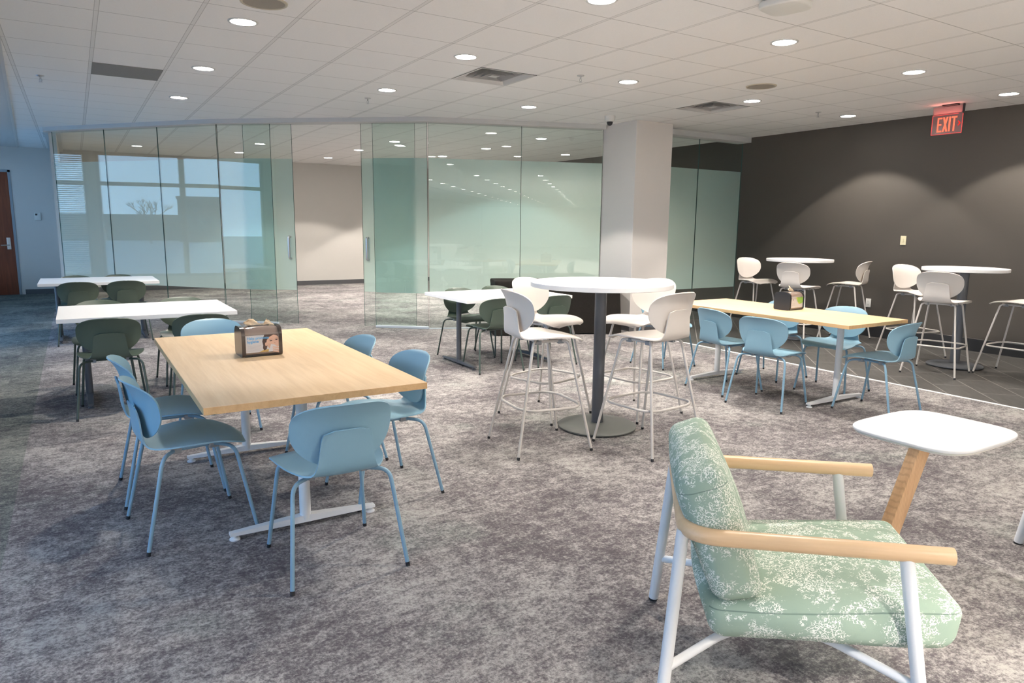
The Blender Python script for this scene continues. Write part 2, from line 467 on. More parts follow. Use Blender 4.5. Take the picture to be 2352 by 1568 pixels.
def grid_shell(P, th):
    """P: array nu x nv x 3 -> closed thin shell"""
    nu, nv, _ = P.shape
    du = np.gradient(P, axis=0); dv = np.gradient(P, axis=1)
    N = np.cross(du, dv); L = np.linalg.norm(N, axis=2, keepdims=True)
    N = N / np.maximum(L, 1e-9)
    # borrow neighbours where degenerate
    for i in range(nu):
        for j in range(nv):
            if L[i, j, 0] < 1e-7:
                N[i, j] = N[min(max(i, 1), nu - 2), min(max(j, 1), nv - 2)]
    Q = P - N * th
    v = list(P.reshape(-1, 3)) + list(Q.reshape(-1, 3)); o = nu * nv
    f = []
    idx = lambda i, j: i * nv + j
    for i in range(nu - 1):
        for j in range(nv - 1):
            f.append((idx(i, j), idx(i, j + 1), idx(i + 1, j + 1), idx(i + 1, j)))
            f.append((o + idx(i, j), o + idx(i + 1, j), o + idx(i + 1, j + 1), o + idx(i, j + 1)))
    rim = [idx(0, j) for j in range(nv)] + [idx(i, nv - 1) for i in range(1, nu)] + [idx(nu - 1, j) for j in range(nv - 2, -1, -1)] + [idx(i, 0) for i in range(nu - 2, 0, -1)]
    for a, b in zip(rim, rim[1:] + rim[:1]):
        f.append((a, b, o + b, o + a))
    b = bmesh.new(); vs = [b.verts.new(x) for x in v]
    for q in f:
        try: b.faces.new([vs[i] for i in q])
        except ValueError: pass
    bmesh.ops.remove_doubles(b, verts=b.verts, dist=0.0004)
    return b

def smooth_curve(ctrl, n):
    """Catmull-Rom through rows of ctrl, n samples evenly in arc length"""
    c = np.array(ctrl, float); c = np.vstack([2 * c[0] - c[1], c, 2 * c[-1] - c[-2]])
    out = []
    for i in range(1, len(c) - 2):
        for t in np.linspace(0, 1, 24, endpoint=False):
            p0, p1, p2, p3 = c[i - 1:i + 3]
            out.append(0.5 * ((2 * p1) + (-p0 + p2) * t + (2 * p0 - 5 * p1 + 4 * p2 - p3) * t * t + (-p0 + 3 * p1 - 3 * p2 + p3) * t ** 3))
    out.append(c[-2]); out = np.array(out)
    s = np.r_[0, np.cumsum(np.linalg.norm(np.diff(out[:, :2], axis=0), axis=1))]
    q = np.linspace(0, s[-1], n)
    return np.stack([np.interp(q, s, out[:, k]) for k in range(out.shape[1])], 1)

# ------------------------------------------------------------------ room shell
XW, XD, YB, YF = -2.3, 9.3, 17.1, -33.8
XS = 6.575                       # carpet meets tile
GA, GB, GC, GD = Vector((-0.18, 13.42)), Vector((1.82, 10.95)), Vector((4.19, 8.99)), Vector((6.57, 8.15))
YG = 7.96                        # glass beside the pillar

def quad(pts): 
    b = bmesh.new(); b.faces.new([b.verts.new(p) for p in pts]); return b
YH = 0.2
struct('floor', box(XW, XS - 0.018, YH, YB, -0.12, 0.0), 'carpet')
struct('floor_hall', box(XW, XS - 0.018, YF, YH, -0.12, 0.0), plain('hall_bounce_floor', (0.70, 0.685, 0.6615), 0.4))  # unseen floor, made pale to bounce light up onto the ceiling
struct('floor_tile', box(XS + 0.018, XD, YF, YB, -0.12, 0.0), 'tile')
struct('trim_1', box(XS - 0.018, XS + 0.018, YF, YB, -0.12, 0.003), 'strip')

# ceiling: one grid of panels with openings left for the two air diffusers
DIFF = [(5, 1), (10, 1)]
def ceil_mesh():
    xs = [XW] + [TX0 + TG * k for k in range(-4, 15) if XW + 0.01 < TX0 + TG * k < XD - 0.01] + [XD]
    ys = [YF] + [TY0 + TG * k for k in range(-64, 20) if YF + 0.01 < TY0 + TG * k < YB - 0.01] + [YB]
    skip = {(round(TX0 + TG * a, 3), round(TY0 + TG * b, 3)) for a, b in DIFF}
    b = bmesh.new(); V = {}
    g = lambda i, j: V.setdefault((i, j), b.verts.new((xs[i], ys[j], H_CEIL)))
    for i in range(len(xs) - 1):
        for j in range(len(ys) - 1):
            if (round(xs[i], 3), round(ys[j], 3)) in skip: continue
            b.faces.new((g(i, j), g(i, j + 1), g(i + 1, j + 1), g(i + 1, j)))
    return b
struct('ceiling', ceil_mesh(), 'ceiling')
# smooth drywall border beside the windows, with an edge bead
bx = lambda y: -0.105 - 0.0429 * y
struct('ceiling_border', prism([(XW, YF), (bx(YF), YF), (bx(YB), YB), (XW, YB)], H_CEIL - 0.012, H_CEIL + 0.05), 'drywall')
struct('trim_2', prism([(bx(YF), YF), (bx(YF) + 0.03, YF), (bx(YB) + 0.03, YB), (bx(YB), YB)], H_CEIL - 0.018, H_CEIL + 0.05), 'trim_white')

DX0, DX1, DZ = -1.93, -0.98, 2.44          # cherry door opening in the back wall
def wall_back():
    b = box(XW - 0.15, DX0, YB, YB + 0.15, -0.12, 3.1)
    box(DX1, XD + 0.15, YB, YB + 0.15, -0.12, 3.1, bm=b)
    box(DX0, DX1, YB, YB + 0.15, DZ, 3.1, bm=b); return b
struct('wall_back', wall_back(), 'wall_beige')
struct('floor_threshold', box(DX0, DX1, YB, YB + 0.14, -0.12, 0.001), 'base_grey')
struct('wall_right', box(XD, XD + 0.15, YF, YB, -0.12, 3.1), 'wall_dark')
struct('wall_front', box(XW - 0.15, XD + 0.15, YF - 0.15, YF, -0.12, 3.1), 'wall_beige')
struct('baseboard_back', box(DX1 + 0.06, XD, YB - 0.012, YB, 0, 0.10), 'base_grey')
struct('baseboard_right', box(XD - 0.014, XD, YF, YB, 0, 0.155, 0.003, 1), 'base_dark')

# window wall: piers, sill and head around each bay
WIN = []
BAYS = [[16.75, 13.42], [13.25, 11.80, 10.2, 8.5], [4.3, 2.55, 0.8], [-6.2, -7.95, -9.7, -11.45, -13.2]]
SILL, HEAD, TRANS = 0.42, 2.74, 2.17
def wall_left():
    b = box(XW - 0.15, XW, YF, BAYS[-1][-1], -0.12, 3.1)
    for g0, g1 in zip(BAYS, BAYS[1:]): box(XW - 0.15, XW, g1[0], g0[-1], -0.12, 3.1, bm=b)
    box(XW - 0.15, XW, BAYS[0][0], YB, -0.12, 3.1, bm=b)
    for g in BAYS:
        box(XW - 0.15, XW, g[-1], g[0], -0.12, SILL, bm=b); box(XW - 0.15, XW, g[-1], g[0], HEAD, 3.1, bm=b)
    return b
struct('wall_left', wall_left(), 'wall_grey')
struct('baseboard_left', box(XW, XW + 0.012, YF, YB, 0, 0.10), 'base_grey')
MAT['window_glass'] = mat_glass('window_glass', (0.93, 0.95, 0.96))
wk = 0
for g in BAYS:
    for k in range(len(g) - 1):
        y1, y0 = g[k], g[k + 1]; mw = 0.05; wk += 1
        fb = box(XW - 0.10, XW - 0.02, y0, y0 + mw, SILL, HEAD)
        box(XW - 0.10, XW - 0.02, y1 - mw, y1, SILL, HEAD, bm=fb)
        box(XW - 0.10, XW - 0.02, y0, y1, SILL, SILL + 0.05, bm=fb); box(XW - 0.10, XW - 0.02, y0, y1, HEAD - 0.05, HEAD, bm=fb)
        box(XW - 0.10, XW - 0.02, y0, y1, TRANS - 0.035, TRANS + 0.035, bm=fb)
        wobj = struct('window_%d' % wk, fb, 'mullion')
        obj('pane', box(XW - 0.065, XW - 0.055, y0 + 0.03, y1 - 0.03, SILL + 0.04, HEAD - 0.04), 'window_glass', wobj)
        if g is BAYS[0]:
            sl = bmesh.new()
            for q in range(62):
                zz = SILL + 0.06 + q * 0.0365
                sl2 = hexa([(XW - 0.018, y0 + .05, zz), (XW + 0.022, y0 + .05, zz + 0.010), (XW + 0.022, y1 - .05, zz + 0.010), (XW - 0.018, y1 - .05, zz), (XW - 0.018, y0 + .05, zz + .0015), (XW + 0.022, y0 + .05, zz + 0.0115), (XW + 0.022, y1 - .05, zz + 0.0115), (XW - 0.018, y1 - .05, zz + .0015)])
                join(sl, sl2)
            obj('blind', sl, 'plate_white', wobj)
    # sky portals in the window openings
    for k in range(0, len(g) - 1, 3):
        y1, y0 = g[k], g[min(k + 3, len(g) - 1)]
        ld = bpy.data.lights.new('sky_portal', 'AREA'); ld.shape = 'RECTANGLE'; ld.size = HEAD - SILL; ld.size_y = y1 - y0
        ld.cycles.is_portal = True
        lo = bpy.data.objects.new('sky_portal', ld); COL.objects.link(lo)
        lo.location = (XW - 0.12, (y0 + y1) / 2, (SILL + HEAD) / 2); lo.rotation_euler = (0, -PI / 2, 0)

# outdoors, seen only mirrored in the glass
struct('ground_outside', box(-90, XW - 0.15, -60, 70, -0.5, -0.35), plain('pale_bounce_ground', (0.26, 0.26, 0.25), 0.95))  # paleness added so sky light bounces through the windows to the ceiling

ob = thing('office_building', 'low flat-roofed building outdoors, mirrored in the left glass sheets', 'building', (-62, 15.0, -0.35))
MAT['brick_far'] = plain('far_building_wall', (0.05, 0.06, 0.07), 0.9)
obj('walls', box(-4, 0, -2.6, 2.6, 0, 4.1), 'brick_far', ob)
obj('roof_edge', box(-4.1, 0.1, -2.7, 2.7, 4.1, 4.35), 'mullion', ob)
for k in range(4): obj('window', box(0, 0.05, -2.2 + k * 1.15, -1.4 + k * 1.15, 1.2, 2.6), 'glass_edge', ob)
def bare_tree():
    rnd = random.Random(5); b = bmesh.new()
    def br(p, d, L, r, n):
        q = p + d * L; tube([p, q], r, 5, r1=r * 0.65, bm=b)
        if n == 0: return
        for k in range(3 if n > 1 else 4):
            a = rnd.uniform(0, 2 * PI); sp = rnd.uniform(0.35, 0.75)
            o = Vector((math.cos(a), math.sin(a), 0.15)) * sp
            br(q - d * L * rnd.uniform(0, 0.3), (d + o).normalized(), L * rnd.uniform(0.62, 0.8), r * 0.6, n - 1)
    br(Vector((0, 0, 0)), Vector((0, 0, 1)), 1.5, 0.11, 5); return b
tag(obj('bare_tree', bare_tree(), plain('tree_bark', (0.05, 0.05, 0.055), 0.9), loc=(-56, 19.3, -0.35)), 'leafless tree outdoors, mirrored in the left glass sheets', 'tree')
hd = tag(obj('hedge', box(-71, -69, -10, 40, -0.35, 2.3), plain('hedge_dark', (0.05, 0.065, 0.06), 0.95)), 'dark low hedge line outdoors, mirrored in the left glass sheets', 'hedge')

# cherry door in the back wall
dr = struct('door_1', box(DX0 + 0.045, DX1 - 0.045, YB + 0.03, YB + 0.075, 0.0, DZ - 0.045, 0.002, 1), 'door_wood')
fr = box(DX0, DX0 + 0.045, YB - 0.015, YB + 0.12, 0, DZ, 0.003, 1)
box(DX1 - 0.045, DX1, YB - 0.015, YB + 0.12, 0, DZ, 0.003, 1, bm=fr); box(DX0, DX1, YB - 0.015, YB + 0.12, DZ - 0.045, DZ, 0.003, 1, bm=fr)
obj('door_frame', fr, plain('door_frame_grey', (0.30, 0.33, 0.36), 0.45), dr)
hx = -1.115
hp = obj('lock_plate', box(hx - 0.032, hx + 0.032, YB + 0.012, YB + 0.03, 0.90, 1.13, 0.004, 2), 'steel', dr)
obj('lever_handle', tube(fillet([(hx, YB + 0.02, 0.985), (hx, YB - 0.045, 0.985), (hx - 0.13, YB - 0.045, 0.98)], 0.02), 0.010), 'steel', hp, 'auto')
obj('lock_cylinder', tube([(hx, YB + 0.02, 1.075), (hx, YB - 0.004, 1.075)], 0.018, 16), 'steel', hp, 'auto')
th = thing('thermostat', 'small white thermostat on the grey wall beside the cherry door', 'thermostat', (-0.60, YB, 1.55))
obj('housing', box(-0.055, 0.055, -0.025, 0, -0.075, 0.075, 0.008, 2), 'plate_white', th)
obj('dial', lathe([(0, 0.035), (0.022, 0.035), (0.024, 0.0)], 20), 'plate_white', th).rotation_euler = (PI / 2, 0, 0)
obj('display', box(-0.035, 0.0, -0.027, -0.02, 0.02, 0.055), 'socket_dark', th)

# pillar
px0, px1, py0, py1 = 6.575, 7.245, 7.45, 8.16
struct('wall_pillar', box(px0, px1, py0, py1, 0, H_CEIL, 0.004, 1), 'pillar')
struct('baseboard_pillar', box(px0 - 0.01, px1 + 0.01, py0 - 0.01, py1 + 0.01, 0, 0.10), 'base_grey')

# ------------------------------------------------------------------ glass partition
GZ1 = 2.833
def perp(a, b):
    d = (b - a).normalized(); return d, Vector((d.y, -d.x))     # normal towards the camera side
def off_poly(pts, o):
    out = []
    for i, p in enumerate(pts):
        if i == 0: n = perp(pts[0], pts[1])[1]; out.append(p + n * o)
        elif i == len(pts) - 1: n = perp(pts[-2], pts[-1])[1]; out.append(p + n * o)
        else:
            n1 = perp(pts[i - 1], p)[1]; n2 = perp(p, pts[i + 1])[1]; n = (n1 + n2).normalized()
            out.append(p + n * o / n.dot(n1))
    return out
GP = [GA, GB, GC, GD]
fo, ba = off_poly(GP, 0.115), off_poly(GP, -0.115)
side0 = Vector((GA.x - 0.115, YB)); side1 = Vector((GA.x + 0.115, YB))
fo[0] = Vector((GA.x - 0.115, fo[0].y)); ba[0] = Vector((GA.x + 0.115, ba[0].y - 0.02))
struct('trim_3', prism([(p.x, p.y) for p in [side0] + fo + list(reversed(ba)) + [side1]], GZ1, H_CEIL + 0.02), 'drywall')
struct('trim_4', box(px1, XD, YG - 0.16, YG + 0.10, GZ1 - 0.02, H_CEIL + 0.02), 'drywall')

FZ0, FZ1 = 0.505, 2.365
def pane(name, a, b, label, off=0.0, z0=0.012, z1=GZ1, edges=True):
    """one sheet of glass between plan points a and b, frosted film on its far face"""
    d, n = perp(a, b); L = (b - a).length
    ang = math.atan2(d.y, d.x)
    root = thing('glass_panel', label, 'glass panel', (a.x + n.x * off, a.y + n.y * off, 0), ang, 'sheets of the glass partition')
    g = obj('pane', box(0, L, -0.006, 0.006, z0, z1), 'glass', root)
    obj('frosted_film', quad([(0.002, 0.0085, FZ0), (L - 0.002, 0.0085, FZ0), (L - 0.002, 0.0085, FZ1), (0.002, 0.0085, FZ1)]), 'film', root)
    if edges:
        e = box(0, 0.0018, -0.0062, 0.0062, z0, z1)
        box(L - 0.0018, L, -0.0062, 0.0062, z0, z1, bm=e)
        obj('polished_edge', e, 'glass_edge', root)
    return root
lp = lambda a, b, t: a + (b - a) * t
pane('gp', lp(GA, GB, 0.0), lp(GA, GB, 0.3365), 'clear and frosted glass sheet nearest the grey wall with the cherry door')
pane('gp', lp(GA, GB, 0.3375), lp(GA, GB, 0.6615), 'middle glass sheet of the three behind the far white table')
pane('gp', lp(GA, GB, 0.6625), lp(GA, GB, 1.0), 'glass sheet just before the partition turns, behind the near white table')
fl = pane('gp', lp(GB, GC, 0.004), lp(GB, GC, 0.262), 'fixed glass sheet over which the left sliding door overlaps')
frp = pane('gp', lp(GB, GC, 0.747), lp(GB, GC, 0.998), 'fixed glass sheet with a white floor rail right of the doorway')
for p, (t0, t1) in ((fl, (0.0, 0.262)), (frp, (0.747, 1.0))):
    L = (GC - GB).length * (t1 - t0)
    obj('floor_rail', box(0.0, L, -0.022, 0.022, 0.0, 0.035, 0.004, 1), 'glass_rail', p)
def slider(t0, t1, label, hside):
    a, b = lp(GB, GC, t0), lp(GB, GC, t1)
    r = pane('gp', a, b, label, off=-0.055)
    r.name = 'sliding_glass_door'; r['category'] = 'glass door'; r['group'] = 'sliding doors of the glass room'
    L = (b - a).length; hx = L - 0.075 if hside else 0.075
    for sgn in (-1, 1):
        y = sgn * 0.058
        obj('pull_handle', tube(fillet([(hx, sgn * 0.006, 0.965), (hx, y, 0.965), (hx, y, 1.275), (hx, sgn * 0.006, 1.275)], 0.025), 0.0155, 14), 'steel', r, 'auto')
    return r
slider(0.12, 0.357, 'sliding glass door left of the open doorway, steel pull at its right edge', True)
slider(0.686, 0.937, 'sliding glass door right of the open doorway, steel pull at its left edge', False)
pane('gp', lp(GC, GD, 0.004), lp(GC, GD, 0.5212), 'large glass sheet behind the white table with green chairs')
pane('gp', lp(GC, GD, 0.522), lp(GC, GD, 0.999), 'large glass sheet meeting the grey pillar, behind the round bar table')
pane('gp', Vector((px1 + 0.01, YG)), Vector((px1 + (XD - px1) * 0.5185, YG)), 'narrow glass sheet right against the far side of the grey pillar')
pane('gp', Vector((px1 + (XD - px1) * 0.5195, YG)), Vector((XD - 0.01, YG)), 'glass sheet meeting the charcoal wall')
d, n = perp(GC, GD)
struct('trim_5', prism([(GC.x + n.x * .02, GC.y + n.y * .02), (GD.x + n.x * .02, GD.y + n.y * .02), (GD.x - n.x * .02, GD.y - n.y * .02), (GC.x - n.x * .02, GC.y - n.y * .02)], 0, 0.012), 'glass_rail')
d, n = perp(GA, GB)
struct('trim_6', prism([(GA.x + n.x * .02, GA.y + n.y * .02), (GB.x + n.x * .02, GB.y + n.y * .02), (GB.x - n.x * .02, GB.y - n.y * .02), (GA.x - n.x * .02, GA.y - n.y * .02)], 0, 0.012), 'glass_rail')
struct('wall_side', box(GA.x - 0.05, GA.x + 0.05, GA.y + 0.16, YB, 0, H_CEIL), 'wall_beige')

# ------------------------------------------------------------------ ceiling fixtures
def make_downlight():
    t = thing('recessed_light', '', 'ceiling light', (0, 0, H_CEIL))
    obj('trim_ring', lathe([(0.086, -0.001), (0.088, -0.006), (0.104, -0.005), (0.106, 0.0)], 40), 'trim_white', t, True)
    obj('diffuser', lathe([(0, -0.003), (0.087, -0.003)], 40), 'lamp_glow', t)
    ld = bpy.data.lights.new('lamp', 'SPOT'); ld.energy = LAMP_W; ld.color = LAMP_COL
    ld.spot_size = math.radians(104); ld.spot_blend = 0.16; ld.shadow_soft_size = 0.06
    lo = bpy.data.objects.new('lamp', ld); COL.objects.link(lo); lo.parent = t; lo.location = (0, 0, -0.02)
    return t
DL = make_downlight()
COLX = [1.155, 2.99, 4.825, 6.68, 8.52]
first = True
LAMPS = {}
def place_light(x, y, label, group, lit=True, power=1.0):
    global first
    if first: o = DL; o.location = (x, y, H_CEIL); o['label'] = label; o['group'] = group; first = False
    else: o = dup(DL, (x, y, H_CEIL), 0, label, group)
    for c in list(o.children):
        if c.type == 'LIGHT':
            if not lit: bpy.data.objects.remove(c)
            elif power != 1.0:
                key = 'lamp_%.2f' % power
                if key not in LAMPS:
                    LAMPS[key] = c.data.copy(); LAMPS[key].energy = LAMP_W * power
                    if 2 < power < 3: LAMPS[key].spot_size = math.radians(150); LAMPS[key].spot_blend = 0.8
                c.data = LAMPS[key]
    return o
ROWS = {0: [(5.60, 'nearest the camera, in the leftmost row'), (7.43, 'midway in the leftmost row'), (9.27, 'nearest the glass wall, in the leftmost row')],
        1: [(3.77, 'cut by the top of the picture'), (5.62, 'left of the first air diffuser'), (7.43, 'above the left end of the glass doorway')],
        2: [(3.79, 'right of the wireless device, nearest the camera'), (5.62, 'right of the first air diffuser'), (7.44, 'just before the clear top of the partition')],
        3: [(3.80, 'at upper right, before the exit sign'), (5.63, 'between the ceiling speaker and second air diffuser')],
        4: [(3.81, 'at the right picture edge beyond the exit sign'), (5.64, 'close to the charcoal wall, left of the exit sign')]}
for c, L in ROWS.items():
    for y, s in L: place_light(COLX[c], y, 'round recessed light ' + s, 'recessed lights of the dining area')
# fixtures
inner = [(1.14, 15.46, 'at its far left corner', 0.6), (3.0, 13.61, 'left of the doorway, nearer of two', 0.75), (3.0, 15.51, 'left of the doorway, farther of two', 0.7),
         (4.83, 13.51, 'above the doorway, nearer of two', 0.9), (4.83, 15.46, 'above the doorway, farther of two', 0.85), (4.87, 11.79, 'behind the right sliding door', 2.4),
         (6.68, 9.91, 'close behind the large sheets', 2.05), (6.69, 11.77, 'in its middle', 2.05), (8.52, 11.76, 'near the charcoal wall', 0.8),
         (6.68, 13.6, 'at the top edge of the frosted band', 1.6), (6.68, 15.45, 'hidden by frosting, far side', 1.5), (8.52, 13.6, 'hidden by frosting, beside the charcoal wall', 0.8), (8.52, 15.45, 'hidden by frosting, far right corner', 0.8)]
for x, y, s, pw in inner: place_light(x, y, 'round recessed light inside the glass room ' + s, 'recessed lights of the glass room', power=pw)
for x in COLX:
    for k in range(1, 18):
        y = 3.79 - 1.835 * k
        if (x < 2 and 1 <= k <= 2) or ((x < 3.5 or x > 6) and k == 2) or (x > 4 and k <= 2): continue      # no fixtures over the left foreground
        place_light(x, y, 'round recessed light of the hall behind the viewpoint, seen only mirrored in glass', 'recessed lights behind the viewpoint', lit=(k <= 8), power=3.2 if k >= 3 else 1.0)  # farther hall lamps boosted so the pale floor brightens the ceiling

def make_diffuser():
    t = thing('air_diffuser', '', 'air vent', (0, 0, H_CEIL), 0, 'square ceiling air diffusers')
    def ring(h0, z0, h1, z1, b=None):
        b = b or bmesh.new()
        A = [b.verts.new((sx * h0, sy * h0, z0)) for sx, sy in ((-1, -1), (1, -1), (1, 1), (-1, 1))]
        B = [b.verts.new((sx * h1, sy * h1, z1)) for sx, sy in ((-1, -1), (1, -1), (1, 1), (-1, 1))]
        for i in range(4): b.faces.new((A[i], A[(i + 1) % 4], B[(i + 1) % 4], B[i]))
        return b
    b = ring(0.307, -0.004, 0.285, -0.004); ring(0.285, -0.004, 0.215, 0.06, b)
    obj('outer_frame', b, 'vent_metal', t)
    for k, (h, z) in enumerate(((0.205, 0.012), (0.150, 0.008), (0.095, 0.004))):
        q = ring(h, z, h - 0.042, z + 0.05)
        bmesh.ops.solidify(q, geom=q.faces[:], thickness=0.003)
        obj('louver', q, 'vent_metal', t)
    obj('centre_plate', box(-0.045, 0.045, -0.045, 0.045, 0.004, 0.008), 'vent_metal', t)
    db = quad([(-0.306, -0.306, 0.075), (0.306, -0.306, 0.075), (0.306, 0.306, 0.075), (-0.306, 0.306, 0.075)])
    join(db, ring(0.306, 0.075, 0.306, -0.002))
    obj('duct_box', db, 'vent_dark', t)
    return t
DF = make_diffuser()
for k, ((a, b_), lb) in enumerate(zip(DIFF, ('square air diffuser in the ceiling above the round bar table', 'square air diffuser in the ceiling beyond the round ceiling speaker'))):
    loc = (TX0 + TG * (a + .5), TY0 + TG * (b_ + .5), H_CEIL)
    if k == 0: DF.location = loc; DF['label'] = lb
    else: dup(DF, loc, 0, lb)
rg = thing('return_grille', 'grey perforated return air panel set in the ceiling grid', 'air vent', (TX0 + TG * .5, TY0 + TG * 4.5, H_CEIL))
obj('grille_panel', box(-0.293, 0.293, -0.293, 0.293, -0.005, 0.0), 'grille_grey', rg)
def make_sprinkler():
    t = thing('sprinkler_head', '', 'sprinkler', (0, 0, H_CEIL), 0, 'fire sprinkler heads')
    obj('escutcheon', lathe([(0.012, -0.012), (0.034, -0.006), (0.036, 0)], 24), 'steel', t, True)
    s = tube([(0, 0, -0.005), (0, 0, -0.035)], 0.008, 10)
    tube(fillet([(-0.006, 0, -0.03), (-0.014, 0, -0.045), (0, 0, -0.062)], 0.01), 0.003, 6, bm=s); tube(fillet([(0.006, 0, -0.03), (0.014, 0, -0.045), (0, 0, -0.062)], 0.01), 0.003, 6, bm=s)
    obj('nozzle', s, 'steel', t, 'auto')
    obj('deflector', lathe([(0, -0.062), (0.018, -0.062), (0.018, -0.064), (0, -0.064)], 16), 'steel', t)
    return t
SP = make_sprinkler()
for k, (x, y, lb) in enumerate(((-0.17, 8.73, 'fire sprinkler head near the left drywall ceiling border'), (2.99, 8.02, 'fire sprinkler head near the glass partition header, behind a recessed light'), (4.26, 5.66, 'fire sprinkler head right of the first air diffuser'), (7.95, 5.67, 'fire sprinkler head between the exit sign and second air diffuser'), (-0.3, 14.2, 'fire sprinkler head by the far left corner of the ceiling'))):
    if k == 0: SP.location = (x, y, H_CEIL); SP['label'] = lb
    else: dup(SP, (x, y, H_CEIL), 0, lb)
def make_speaker():
    t = thing('ceiling_speaker', '', 'speaker', (0, 0, H_CEIL), 0, 'round ceiling speakers')
    obj('rim', lathe([(0.132, -0.004), (0.134, -0.008), (0.150, -0.006), (0.152, 0)], 44), plain('speaker_rim', (0.46, 0.41, 0.33), 0.5), t, True)
    obj('mesh_cover', lathe([(0, -0.006), (0.133, -0.005)], 44), 'speaker_cloth', t)
    return t
SK = make_speaker(); SK.location = (1.18, 5.05, H_CEIL); SK['label'] = 'round tan ceiling speaker cut by the top edge of the picture'
dup(SK, (6.08, 5.02, H_CEIL), 0, 'round tan ceiling speaker before the second air diffuser')
ap = thing('wireless_access_point', 'white rounded device on the ceiling cut by the picture top', 'access point', (3.97, 3.13, H_CEIL), 0.2)
obj('housing', prism([(0.14 * math.copysign(abs(math.cos(a)) ** .5, math.cos(a)), 0.14 * math.copysign(abs(math.sin(a)) ** .5, math.sin(a))) for a in np.linspace(0, 2 * PI, 40, endpoint=False)], -0.055, -0.012, 0.015, 3), 'plate_white', ap, 'auto')
obj('mount', box(-0.09, 0.09, -0.09, 0.09, -0.012, 0), 'black_plastic', ap)
cm = thing('security_camera', 'white dome security camera hanging near the pillar top', 'security camera', (6.08, 7.42, H_CEIL))
obj('housing', lathe([(0, -0.075), (0.05, -0.072), (0.066, -0.055), (0.07, 0)], 32), 'plate_white', cm, True)
obj('dome', lathe([(0, -0.125), (0.018, -0.12), (0.034, -0.105), (0.042, -0.072), (0.0, -0.07)], 28), 'black_plastic', cm, True)

# exit sign
ex = thing('exit_sign', 'clear exit sign with glowing red letters hanging from the ceiling', 'exit sign', (8.68, 4.495, H_CEIL), 0)
obj('canopy', box(-0.03, 0.03, -0.11, 0.06, -0.018, 0, 0.004, 1), 'black_plastic', ex)
obj('end_clip', box(-0.012, 0.012, -0.178, -0.162, -0.105, -0.01), 'black_plastic', ex)
ac = obj('clear_plate', box(-0.004, 0.004, -0.165, 0.165, -0.325, -0.02), 'acrylic', ex)
eg = box(-0.0045, 0.0045, -0.168, 0.168, -0.329, -0.325); box(-0.0045, 0.0045, 0.164, 0.168, -0.325, -0.115, bm=eg)
box(-0.0045, 0.0045, -0.168, -0.166, -0.325, -0.115, bm=eg)
box(-0.0047, 0.0047, -0.12, 0.164, -0.112, -0.108, bm=eg)
obj('lit_edge', eg, 'exit_edge', ex)
def letters(name, spec, mat, parent, x0, th=0.002):
    """strokes in the (u, v) plane; u runs to the viewer's right = -Y"""
    b = bmesh.new()
    for poly in spec:
        lo = [b.verts.new((x0, -u, v)) for u, v in poly]; hi = [b.verts.new((x0 - th, -u, v)) for u, v in poly]
        b.faces.new(lo); b.faces.new(hi); n = len(poly)
        for i in range(n): b.faces.new((lo[i], lo[(i + 1) % n], hi[(i + 1) % n], hi[i]))
    return obj(name, b, mat, parent)
def R_(u0, u1, v0, v1): return [(u0, v0), (u1, v0), (u1, v1), (u0, v1)]
zt, zb = -0.138, -0.302; zm = (zt + zb) / 2; st = 0.017
E_ = [R_(-0.105, -0.105 + st, zb, zt), R_(-0.105 + st, -0.052, zt - 0.018, zt), R_(-0.105 + st, -0.058, zm - 0.009, zm + 0.009), R_(-0.105 + st, -0.052, zb, zb + 0.018)]
X_ = [[(-0.046, zt), (-0.026, zt), (0.014, zb), (-0.006, zb)], [(-0.006, zt), (0.014, zt), (-0.026, zb), (-0.046, zb)]]
I_ = [R_(0.022, 0.042, zb, zt)]
T_ = [R_(0.050, 0.112, zt - 0.018, zt), R_(0.072, 0.090, zb, zt - 0.018)]
letters('lettering', E_ + X_ + I_ + T_, 'exit_red', ex, -0.0045)
letters('arrow', [[(0.122, zm + 0.026), (0.132, zm + 0.026), (0.152, zm), (0.132, zm - 0.026), (0.122, zm - 0.026), (0.136, zm)]], 'exit_arrow', ex, -0.0045)
ld = bpy.data.lights.new('lamp', 'AREA'); ld.shape = 'RECTANGLE'; ld.size = 0.05; ld.size_y = 0.30; ld.energy = 0.25; ld.color = (1, 0.25, 0.2)
lo = bpy.data.objects.new('lamp', ld); COL.objects.link(lo); lo.parent = ex; lo.location = (-0.03, 0, -0.10); lo.rotation_euler = (PI, 0, 0)

# wall plates on the charcoal wall
sw = thing('light_switch', 'ivory light switch plate on the charcoal wall', 'switch', (XD, 5.21, 1.325))
obj('plate', box(-0.008, 0, -0.038, 0.038, -0.06, 0.06, 0.003, 2), 'plate_ivory', sw)
obj('toggle', box(-0.014, -0.008, -0.009, 0.009, -0.02, 0.02, 0.002, 1), 'plate_ivory', sw)
ol = thing('wall_outlet', 'white power outlet low on the charcoal wall', 'outlet', (XD, 5.61, 0.46))
obj('plate', box(-0.008, 0, -0.037, 0.037, -0.06, 0.06, 0.003, 2), 'plate_white', ol)
for z in (-0.024, 0.024):
    s = obj('socket', box(-0.011, -0.008, -0.017, 0.017, z - 0.016, z + 0.016, 0.002, 1), 'plate_white', ol)
    q = box(-0.0115, -0.0105, -0.009, -0.006, z - 0.004, z + 0.006); box(-0.0115, -0.0105, 0.006, 0.009, z - 0.004, z + 0.006, bm=q)
    obj('slots', q, 'socket_dark', s)

